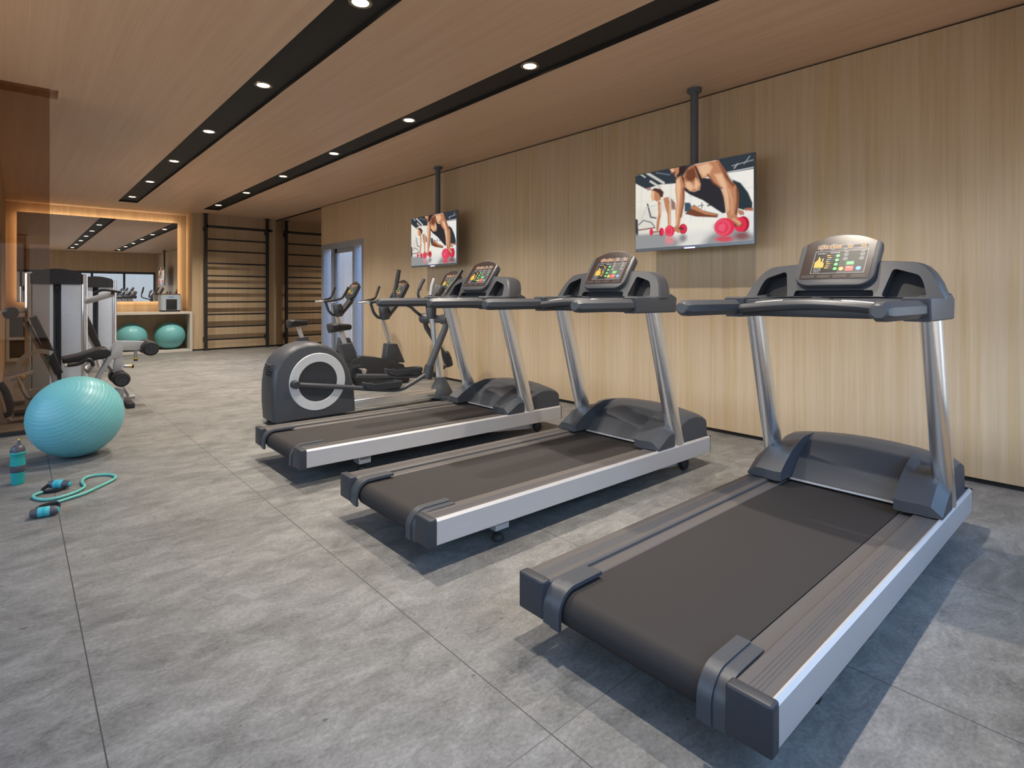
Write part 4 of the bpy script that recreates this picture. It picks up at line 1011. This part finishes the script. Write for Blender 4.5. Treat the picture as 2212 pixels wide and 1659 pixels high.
# ================================================================== STRENGTH MACHINES
def make_machine(dx, dy, label):
    X0, Y0_ = 0.0, 0.0
    r = thing('leg_extension_machine', (.35, 7.0, 0), label, 'weight machine', 'weight machines on the left')
    y = 6.75; yt = 7.40; xl, xr = .065, .568; xc = (xl + xr) / 2; ht = 1.325
    # tower: two columns, shrouds, guide slot, arched header
    for x in (xl + .027, xr - .027):
        o = MB(); o.tube([(x, yt + .04, 0), (x, yt + .04, ht)], .029, 20, True, .036, up=(1, 0, 0)); obj('tower_column', o, M['alu_post'], r, 50)
        o = MB(); o.tube([(x, yt + .34, 0), (x, yt + .34, ht - .02)], .025, 16); obj('tower_column', o, M['alu_post'], r, 50)
    n = 14; top = [(xl + .055 + (xr - xl - .11) * i / n, ht + .012 + .040 * (1 - (2 * i / n - 1) ** 2)) for i in range(n + 1)]
    o = MB(); o.prism([(xl + .055, ht - .105)] + top + [(xr - .055, ht - .105)], 'y', yt + .0, yt + .36, 0); hdr = obj('tower_header', o, M['plast2'], r, 25)
    o = MB()
    for x in (xc - .135, xc + .135):
        for z in (ht - .055, ht - .010): o.lathe([(0, .003), (.007, .003), (.008, 0)], (x, yt, z), (0, -1, 0), 12, close=False)
    obj('header_bolt', o, M['rubber'], hdr, 0)
    for a, b in ((xl + .055, xc - .032), (xc + .032, xr - .055)):
        o = MB(); o.box((a, yt + .012, .16), (b, yt + .05, ht - .105), .008); obj('tower_shroud', o, M['whiteplate'], r, 30)
    o = MB(); o.box((xl + .03, yt + .30, .16), (xr - .03, yt + .335, ht - .1), .006); obj('rear_shroud', o, M['whiteplate'], r, 30)
    o = MB(); o.box((xc - .032, yt + .06, .1), (xc + .032, yt + .1, ht - .1)); obj('guide_slot', o, M['frame'], r, 0)
    o = MB(); o.lathe([(0, -.012), (.028, -.012), (.022, 0), (.028, .012), (0, .012)], (xc, yt + .035, ht - .15), (1, 0, 0), 20); obj('cable_pulley', o, M['rubber'], r, 35)
    o = MB(); o.tube([(xc, yt + .05, ht - .16), (xc, yt + .05, .55)], .004, 6); obj('lift_cable', o, M['rubber'], r, 0)
    ws = MB()
    for i in range(12): ws.box((xc - .09, yt + .10, .18 + i * .028), (xc + .09, yt + .24, .205 + i * .028), .002, 1)
    obj('weight_stack', ws, M['plast3'], r, 0)
    o = MB(); o.box((xl, yt, .0), (xr, yt + .38, .16), .01); obj('tower_base', o, M['silverpaint'], r, 30)
    # press arms beside the tower
    a0, a1 = aty(190, 652, yt), aty(246, 634, yt)
    o = MB(); o.tube([(xr - .03, yt + .03, a0.z), (a1.x, yt + .0, a1.z)], .032, 16); aL = obj('press_arm', o, M['silverpaint'], r, 45)
    g0, g1 = aty(203, 634, yt - .1), aty(262, 629, yt - .1)
    o = MB(); o.tube(smoothpath([(g0.x, yt - .06, g0.z), (g0.x + .08, yt - .1, g1.z + .012), (g1.x, yt - .1, g1.z - .01)], 5), .014, 10); o.tube([(a1.x - .02, yt - .1, g1.z), (a1.x - .01, yt - .02, a1.z - .0)], .018, 10); obj('arm_grip', o, M['pad'], aL, 45)
    b0, b1 = aty(55, 668, yt), aty(26, 676, yt)
    o = MB(); o.tube([(xl + .03, yt + .03, b0.z), (b1.x, yt, b1.z)], .024, 14); aR = obj('press_arm', o, M['silverpaint'], r, 45)
    o = MB(); o.lathe([(0, -.035), (.05, -.035), (.058, -.025), (.058, .025), (.05, .035), (0, .035)], (b1.x - .01, yt - .03, b1.z), (.5, -.85, 0), 24); obj('arm_pad', o, M['plast2'], aR, 35)
    # seat frame
    P_ = lambda px, py: (aty(px, py, y).x, aty(px, py, y).z)
    o = MB(); o.prism([P_(218, 812), P_(243, 775), P_(262, 770), P_(266, 748), P_(252, 742), P_(232, 768), P_(190, 845), P_(186, 880), P_(212, 890)], 'y', y - .035, y + .035, .008); fr = obj('seat_frame', o, M['silverpaint'], r, 30)
    o = MB(); o.box((.34, y - .045, .10), (.80, y + .045, .18), .012); o.box((.40, y - .04, .16), (.46, yt + .05, .24), .01); obj('base_beam', o, M['silverpaint'], r, 30)
    for x in (.30, .84):
        o = MB(); o.box((x - .03, y - .22, 0), (x + .03, y + .22, .05), .01); obj('floor_bar', o, M['plast3'], r, 30)
    o = MB(); o.box((.36, y - .035, .03), (.42, y + .035, .14)); o.box((.74, y - .035, .03), (.80, y + .035, .14)); obj('base_leg', o, M['silverpaint'], r, 0)
    s0, s1 = Vector((*P_(135, 779),)), Vector((*P_(238, 760),))
    d_ = (s1 - s0).normalized(); n_ = Vector((-d_.y, d_.x))
    o = MB(); pts = [s0 - n_ * .02, s0 + n_ * .030, s0.lerp(s1, .35) + n_ * .036, s1 - d_ * .10 + n_ * .062, s1 - d_ * .03 + n_ * .055, s1 + n_ * .02, s1 - n_ * .022 - d_ * .01, s1 - d_ * .07 - n_ * .045, s0.lerp(s1, .4) - n_ * .03]
    o.prism([tuple(p) for p in pts], 'y', y - .15, y + .15, .022, 3); obj('seat_pad', o, M['pad'], r, 35)
    b0, b1 = Vector((*P_(122, 806),)), Vector((*P_(64, 686),)); d_ = (b1 - b0).normalized(); n_ = Vector((d_.y, -d_.x))
    o = MB(); o.prism([tuple(p) for p in (b0 - n_ * .01, b0 + n_ * .045, b0.lerp(b1, .5) + n_ * .055, b1 + n_ * .05, b1 - n_ * .005)], 'y', y - .16, y + .16, .02, 3); bk = obj('backrest', o, M['pad'], r, 35)
    o = MB(); o.tube([(b1.x - .03, y, b1.y - .04), (b0.x - .03, y, b0.y + .02), (b0.x + .02, y, .14)], .022, 10); obj('backrest_frame', o, M['silverpaint'], bk, 45)
    for sg in (-1, 1):
        gp = [P_(142, 785), P_(165, 782), P_(184, 773), P_(193, 776), P_(197, 786)]
        o = MB(); o.tube(smoothpath([(x, y + sg * .20, z) for x, z in gp], 5), .017, 10); hd = obj('side_grip', o, M['pad'], r, 45)
        o = MB(); x, z = P_(140, 785); o.lathe([(0, -.012), (.018, -.012), (.018, .006), (0, .006)], (x, y + sg * .20, z), (1, 0, 0), 14); obj('grip_cap', o, M['alu'], hd, 35)
        x, z = P_(196, 786); o = MB(); o.tube([(x, y + sg * .20, z), (x - .03, y + sg * .15, z - .06), (x - .02, y + sg * .02, z - .08)], .014, 8); obj('grip_bracket', o, M['silverpaint'], hd, 45)
    # swing lever with two roller pads
    o = MB(); o.prism([P_(238, 752), P_(250, 736), P_(310, 737), P_(310, 756), P_(262, 757), P_(246, 772)], 'y', y - .03, y + .03, .006); lv = obj('leg_lever', o, M['silverpaint'], r, 30)
    o = MB(); o.prism([P_(249, 755), P_(265, 755), P_(262, 805), P_(244, 805)], 'y', y - .03, y + .03, .006); obj('lever_shank', o, M['silverpaint'], lv, 30)
    for (px, py) in ((319, 750), (257, 815)):
        x, z = P_(px, py)
        o = MB(); o.tube([(x, y - .2, z), (x, y + .2, z)], .012, 10); rl = obj('roller_axle', o, M['alu'], lv, 45)
        for sg in (-1, 1):
            o = MB(); o.lathe([(.050, .001), (.055, .004), (.062, .001), (.072, -.010), (.072, -.14), (.062, -.15), (0, -.15)], (x, y + sg * .20, z), (0, sg, 0), 32); obj('roller_pad', o, M['rubber'], rl, 35)
            o = MB(); o.lathe([(0, .003), (.022, .003), (.025, .0), (.028, .003), (.050, .003), (.051, -.006)], (x, y + sg * .20, z), (0, sg, 0), 32); obj('roller_cap', o, M['plast2'], rl, 35)
    for q0, q1 in (((293, 757), (293, 772)), ((268, 791), (280, 791))):
        a, b = P_(*q0), P_(*q1); a, b = Vector((a[0], y, a[1])), Vector((b[0], y, b[1])); d3 = (b - a).normalized()
        o = MB(); o.tube([a, b], .015, 10); pn = obj('adjust_pin', o, M['silverpaint'], lv, 45)
        o = MB(); o.tube([b, b + d3 * .018], .017, 12); obj('pin_ring', o, M['yellow'], pn, 35)
        o = MB(); o.tube([b + d3 * .018, b + d3 * .034], .018, 12); obj('pin_knob', o, M['rubber'], pn, 35)
    # slanted front stay
    o = MB(); a, b = P_(266, 790), P_(282, 820); o.tube([(.66, y + .16, .46), (.90, y + .42, .03)], .018, 10); o.box((.86, y + .38, 0), (.95, y + .46, .03), .006); obj('front_stay', o, M['silverpaint'], r, 40)
    # cam plate and entry handles on the near left side
    cz = P_(72, 790); o = MB(); ang = [PI * .30 + PI * .95 * i / 16 for i in range(17)]
    pts = [(cz[0] + .04 + .165 * math.cos(q), cz[1] + .165 * math.sin(q)) for q in ang] + [(cz[0] + .04 + .125 * math.cos(q), cz[1] + .125 * math.sin(q)) for q in ang[::-1]]
    o.prism(pts, 'y', y - .20, y - .18, 0); obj('cam_plate', o, M['silverpaint'], r, 30)
    o = MB(); o.tube(smoothpath([(P_(38, 806)[0], y - .25, P_(38, 806)[1]), (P_(48, 832)[0], y - .25, P_(48, 832)[1]), (P_(60, 850)[0], y - .24, P_(60, 850)[1]), (P_(82, 858)[0], y - .1, P_(82, 858)[1]), (.36, y, .16)], 6), .017, 12); obj('side_tube', o, M['chrome'], r, 45)
    o = MB(); x, z = P_(30, 808); o.tube([(x - .02, y - .25, z - .015), (x + .13, y - .25, z + .03)], .02, 12, True, .010); kp = obj('lock_lever', o, M['alu'], r, 45)
    o = MB(); x, z = P_(49, 807); o.lathe([(0, .014), (.014, .012), (.016, 0), (.016, -.01)], (x, y - .262, z), (0, -1, 0), 16, close=False); obj('lock_knob', o, M['yellow'], kp, 35)
    o = MB(); pth = [P_(-4, 822), P_(6, 850), P_(14, 872), P_(22, 895), P_(40, 903), P_(70, 900)]; o.tube(smoothpath([(x, y - .3, max(z, .035)) for x, z in pth] + [(.30, y - .2, .035)], 6), .019, 12); hn = obj('entry_handle', o, M['chrome'], r, 45)
    o = MB(); pth = [P_(2, 818), P_(14, 835), P_(22, 860), P_(21, 880), P_(10, 886)]; o.tube(smoothpath([(x, y - .32, z) for x, z in pth], 5), .023, 12); obj('handle_grip', o, M['pad'], hn, 45)
    o = MB(); x0, z0 = P_(30, 884); o.box((x0, y - .30, .055), (x0 + .12, y - .12, .085), .006); obj('foot_plate', o, M['plast3'], r, 30)
    r.location = Vector((.35, 7.0, 0)) + Vector((dx, dy, 0)); r['label'] = label
    return r
LM = make_machine(0, 0, 'leg extension machine nearest the camera, partly behind the glass panel')
def tower_copy(loc, label):          # the second machine shows only its tower, backrest and base
    r = LM.copy(); COL.objects.link(r); r.name = 'weight_machine'; r.location = loc; r['label'] = label
    for ch in LM.children:
        nm = ch.name.split('.')[0]
        if nm in ('tower_column', 'tower_header', 'tower_shroud', 'rear_shroud', 'guide_slot', 'cable_pulley', 'lift_cable', 'weight_stack', 'tower_base', 'backrest'):
            c = ch.copy(); COL.objects.link(c); c.parent = r
            for g_ in ch.children:
                d = g_.copy(); COL.objects.link(d); d.parent = c
    return r
tower_copy((.35 + .535, 7.0 + 2.55, 0), 'weight machine farther back on the left, its tower half hidden by the nearer one')

# ================================================================== WALL BARS
lx0, lx1, ly = 2.832, 4.015, 12.395
WB = thing('wall_bars', ((lx0 + lx1) / 2, ly, 0), 'black floor-to-ceiling wall bars beside the white shelf unit', 'wall bars')
for x in (lx0, lx1):
    o = MB(); o.box((x - .028, ly - .028, 0), (x + .028, ly + .028, H), .003, 1); o.box((x - .045, ly - .045, H - .012), (x + .045, ly + .045, H)); obj('upright', o, M['black'], WB, 30)
    for z in (2.44, .225):
        o = MB(); o.box((x - .03, ly + .02, z - .045), (x + .03, 12.5, z + .045), .003, 1); obj('wall_bracket', o, M['black'], WB, 30)
for z in (2.235, 2.0, 1.75, 1.5, 1.25, .97, .72, .47, .215):
    o = MB(); o.box((lx0, ly - .016, z - .016), (lx1, ly + .016, z + .016), .005, 2); obj('rung', o, M['black'], WB, 30)
o = MB(); o.box((lx0 - .02, ly - .10, 2.455), (lx1 + .08, ly - .045, 2.505), .006); 
for x in (lx0, lx1): o.box((x - .025, ly - .10, 2.45), (x + .025, ly + .0, 2.51), .004)
obj('top_bar', o, M['black'], WB, 30)

# ================================================================== FAR MIRROR, SHELF UNIT
MY = 12.93
t = thing('wall_mirror', (1.22, MY, .98), 'wide backlit mirror above the white shelf unit on the far wall', 'mirror')
o = MB(); o.box((.006, MY, .985), (2.44, MY + .012, 2.56), 0); obj('mirror_glass', o, M['mirror'], t, 0)
o = MB(); q = .022
for a, b in (((.006 + q, MY + .02, .985 + q), (2.44 - q, MY + .05, .985 + q + .012)), ((.006 + q, MY + .014, 2.56 - q - .012), (2.44 - q, MY + .05, 2.56 - q)), ((.006 + q, MY + .014, .985 + q), (.006 + q + .012, MY + .05, 2.56 - q)), ((2.44 - q - .012, MY + .014, .985 + q), (2.44 - q, MY + .05, 2.56 - q))): o.box(a, b)
obj('light_strip', o, M['ledstrip'], t, 0)
o = MB(); o.box((.10, MY + .013, 1.08), (2.35, NB, 2.47)); obj('backing_frame', o, M['frame'], t, 0)
CYF, CT = 12.445, .785
t = thing('shelf_unit', (1.2, CYF, 0), 'long cream shelf unit under the far mirror, with open compartments', 'shelf unit')
c0, c1 = LX + .005, 2.605
o = MB(); o.box((c0, CYF, CT - .045), (c1, NB - .005, CT), .002, 1); obj('top_panel', o, M['white'], t, 0)
o = MB(); o.box((c0, CYF, 0), (c1, NB - .005, .045), .002, 1); obj('bottom_panel', o, M['white'], t, 0)
for x in (c0, .19, c1 - .045):
    o = MB(); o.box((x, CYF, .045), (x + .045, NB - .005, CT - .045), .002, 1); obj('side_panel', o, M['white'], t, 0)
o = MB(); o.box((c0 + .045, CYF + .002, .355), (.19, NB - .005, .395), .002, 1); obj('shelf', o, M['white'], t, 0)
o = MB(); o.box((c0 + .01, NB - .018, .04), (c1 - .01, NB - .006, CT - .04)); obj('back_panel', o, M['wall'], t, 0)

# ================================================================== EXERCISE BALLS
def ball_mesh(R0, depth=.0075):
    o = MB(); pr = []; nseg = 320; nrib = 32
    for i in range(nseg + 1):
        q = PI * i / nseg; ph = (q / PI * nrib) % 1.0
        rib = max(0.0, 1 - abs(ph - .5) / .10)
        rr_ = R0 * (1 - depth * rib)
        if .06 * PI > q or q > .94 * PI: rr_ = R0
        pr.append((max(0.0, rr_ * math.sin(q)) if 0 < i < nseg else 0.0, -rr_ * math.cos(q)))
    o.lathe(pr, (0, 0, 0), (0, 0, 1), 72, close=False); return o
BR = .272
bc = Vector((.309, 4.845, BR))
t = thing('exercise_ball', bc - Vector((0, 0, BR)), 'big ribbed turquoise ball on the floor at the left, nearest the camera', 'exercise ball', 'turquoise exercise balls')
bb = obj('ball_skin', ball_mesh(BR), M['ball'], None, 80); bb.parent = t; bb.location = (0, 0, BR)
view = (bc - Vector((0, 0, CAMH))).normalized(); rv = view.cross(Vector((0, 0, 1))).normalized(); uv = rv.cross(view)
axis = (rv * -.46 + uv * .70 - view * .58).normalized()
bb.rotation_mode = 'QUATERNION'; bb.rotation_quaternion = axis.to_track_quat('Z', 'Y')
o = MB(); o.lathe([(0, .004), (.010, .004), (.013, .0), (.013, -.006)], (0, 0, 0), (0, 0, 1), 16, close=False); pl = obj('valve_plug', o, M['ball'], None, 40); pl.parent = t; pl.location = (0, 0, BR); pl.rotation_mode = 'QUATERNION'; pl.rotation_quaternion = axis.to_track_quat('Z', 'Y')
pl.location = Vector((0, 0, BR)) - axis * BR * 1.0
sofar = []
for (px, py), lab, sq in (((367, 724), 'turquoise ball in the shelf unit, the right one by its end panel', 1.0), ((283, 724), 'turquoise ball in the shelf unit, the left one behind the weight machine', 1.0)):
    r2 = .266; c_ = aty(px, py, 12.72)
    b2 = t.copy(); COL.objects.link(b2); b2.location = (c_.x, 12.722, .0465); b2['label'] = lab
    k = r2 / BR
    if not sofar: sofar.append(obj('ball_skin', ball_mesh(BR, .0025), M['ball'], None, 80)); soft_me = sofar[0].data; bpy.data.objects.remove(sofar[0])
    for ch in (bb, pl):
        c2 = ch.copy(); COL.objects.link(c2); c2.parent = b2; c2.scale = (k, k, k); c2.location = ch.location * k
        c2.rotation_quaternion = Vector((.3, -.7, .5)).normalized().to_track_quat('Z', 'Y')
        if ch is bb: c2.data = soft_me
        if ch is pl: c2.location = Vector((0, 0, r2)) - Vector((.3, -.7, .5)).normalized() * r2

# ================================================================== DISPENSER ON THE SHELF UNIT
q0, q1 = aty(345, 650, 12.52), aty(394, 650, 12.52)
px0, px1, pz, pyf = q0.x + .01, q1.x - .01, CT, 12.52
t = thing('countertop_appliance', ((px0 + px1) / 2, pyf + .12, pz), 'pale blue rounded appliance with a dark opening, on the shelf unit', 'appliance')
o = MB(); o.box((px0 + .02, pyf + .01, pz), (px1 - .02, pyf + .24, pz + .04), .008); obj('base', o, M['black'], t, 30)
w2 = (px1 - px0) / 2; xm = (px0 + px1) / 2
def disp_ring(z, k, ky=1.0):
    return [(xm + sx * w2 * k, pyf + yy, z) for sx, yy in ((-1, .045), (-.93, .012), (-.82, 0), (.82, 0), (.93, .012), (1, .045), (1, .23), (.95, .25), (-.95, .25), (-1, .23))]
o = MB(); o.loft([disp_ring(pz + .03, .93), disp_ring(pz + .06, .99), disp_ring(pz + .29, 1.0), disp_ring(pz + .33, .95)]); bd = obj('body', o, mat('pale_blue_shell', (.42, .50, .58), .35, noise=.03), t, 30)
o = MB(); o.loft([disp_ring(pz + .33, .93), disp_ring(pz + .352, .90)]); obj('lid', o, mat('brown_lid', (.16, .09, .055), .4, noise=.06), t, 30)
o = MB(); o.box((xm - .085, pyf - .003, pz + .035), (xm + .10, pyf + .02, pz + .245), .004); obj('opening', o, M['rubber'], t, 30)
o = MB(); o.prism([(xm - .055 + .005 * 0, pz + .285), (xm - .02, pz + .275), (xm + .02, pz + .275), (xm + .055, pz + .285), (xm + .02, pz + .297), (xm, pz + .302), (xm - .02, pz + .297)], 'y', pyf - .003, pyf + .004); obj('emblem', o, mat('blue_emblem', (.16, .30, .75), .4, noise=.03), t, 0)

# ================================================================== WATER BOTTLE
wb = atz(38.5, 1049, 0); wx_, wy_ = wb.x, wb.y + .04
K = .90
t = thing('water_bottle', (wx_, wy_, 0), 'teal water bottle with grey band standing on the floor by the ball', 'water bottle')
O_ = (wx_, wy_, 0)
def sc(pr): return [(r_ * K * .86, z * K) for r_, z in pr]
o = MB(); o.lathe(sc([(0, .0), (.036, .0), (.039, .004), (.0395, .010), (.044, .075), (.0445, .080)]), O_, n=36, close=False); obj('bottle_base', o, M['teal'], t, 50)
o = MB(); o.lathe(sc([(.0465, .124), (.0465, .135), (.043, .155), (.0415, .172), (.044, .190), (.0485, .196), (.0495, .201), (.0485, .207), (.046, .209)]), O_, n=36, close=False); obj('bottle_body', o, M['teal'], t, 50)
o = MB(); o.lathe(sc([(.0445, .080), (.047, .083), (.0475, .1), (.0475, .12), (.0465, .124)]), O_, n=36, close=False); obj('grip_band', o, M['greyband'], t, 50)
o = MB(); o.lathe(sc([(.046, .208), (.0455, .218), (.041, .235), (.030, .248), (.016, .254), (.0, .255)]), O_, n=36, close=False); lid = obj('lid', o, M['greyband'], t, 50)
o = MB(); o.lathe(sc([(.020, .245), (.015, .256), (.009, .276), (.0075, .283), (0, .284)]), (wx_ + .004, wy_, 0), n=20, close=False); obj('spout', o, M['greyband'], lid, 50)
o = MB(); o.lathe(sc([(.0066, .281), (.0066, .287), (.004, .292), (0, .293)]), (wx_ + .004, wy_, 0), n=16, close=False); obj('spout_tip', o, M['yellow'], lid, 50)

# ================================================================== RESISTANCE TUBE
zz = lambda x, y, z=.010: atz(x * .14467, 920 + y * .14467, z)
t0_ = zz(1000, 1000)
t = thing('resistance_band', (t0_.x, t0_.y, 0), 'turquoise rubber exercise tube with two foam handles lying on the floor', 'exercise band')
pts = [zz(640, 985), zz(540, 1020), zz(495, 1050), zz(540, 1085), zz(680, 1102), zz(880, 1070), zz(1100, 1000), zz(1240, 930), zz(1262, 890), zz(1228, 850), zz(1240, 800), zz(1330, 755), zz(1480, 730), zz(1620, 725), zz(1710, 745), zz(1722, 775), zz(1640, 830), zz(1450, 920), zz(1250, 1010), zz(1000, 1090), zz(820, 1150)]
o = MB(); o.tube(smoothpath(pts, 6), .0078, 12); obj('rubber_tube', o, M['tealtube'], t, 60)
for a, b, strap in ((zz(730, 870, .028), zz(1050, 865, .028), [zz(735, 880, .028), zz(660, 930, .02), zz(620, 975, .012), zz(700, 990, .008), zz(860, 970, .008), zz(960, 920, .012), zz(1020, 865, .028)]), (zz(440, 1315, .026), zz(880, 1245, .026), [zz(470, 1300, .026), zz(600, 1215, .018), zz(760, 1165, .014), zz(850, 1155, .012), zz(895, 1190, .018), zz(885, 1240, .026)])):
    d3 = (b - a); L3 = d3.length; ax_ = d3.normalized()
    rr_ = .0225
    o = MB(); o.lathe([(.012, .0), (rr_ * .86, .004), (rr_ * .95, L3 * .12), (rr_, L3 * .30)], a, ax_, 24); o.lathe([(rr_, L3 * .68), (rr_ * .95, L3 * .86), (rr_ * .80, L3 * .95), (.011, L3 * .955)], a, ax_, 24)
    hnd = obj('handle', o, M['greyband'], t, 45)
    o = MB(); o.lathe([(rr_ * 1.03, L3 * .28), (rr_ * 1.08, L3 * .30), (rr_ * 1.08, L3 * .44), (rr_ * .98, L3 * .455), (rr_ * 1.10, L3 * .47), (rr_ * 1.10, L3 * .50), (rr_ * .98, L3 * .515), (rr_ * 1.08, L3 * .53), (rr_ * 1.08, L3 * .68), (rr_ * 1.03, L3 * .70)], a, ax_, 28); obj('foam_grip', o, M['aqua'], hnd, 35)
    o = MB(); o.lathe([(.013, L3 * .94), (.0135, L3 * .99), (.009, L3 * 1.02), (0, L3 * 1.025)], a, ax_, 18, close=False); obj('end_plug', o, M['aqua'], hnd, 45)
    o = MB(); o.tube(smoothpath(strap, 5), .011, 8, True, .0022, up=(0, 0, 1)); obj('strap', o, M['plast3'], hnd, 40)
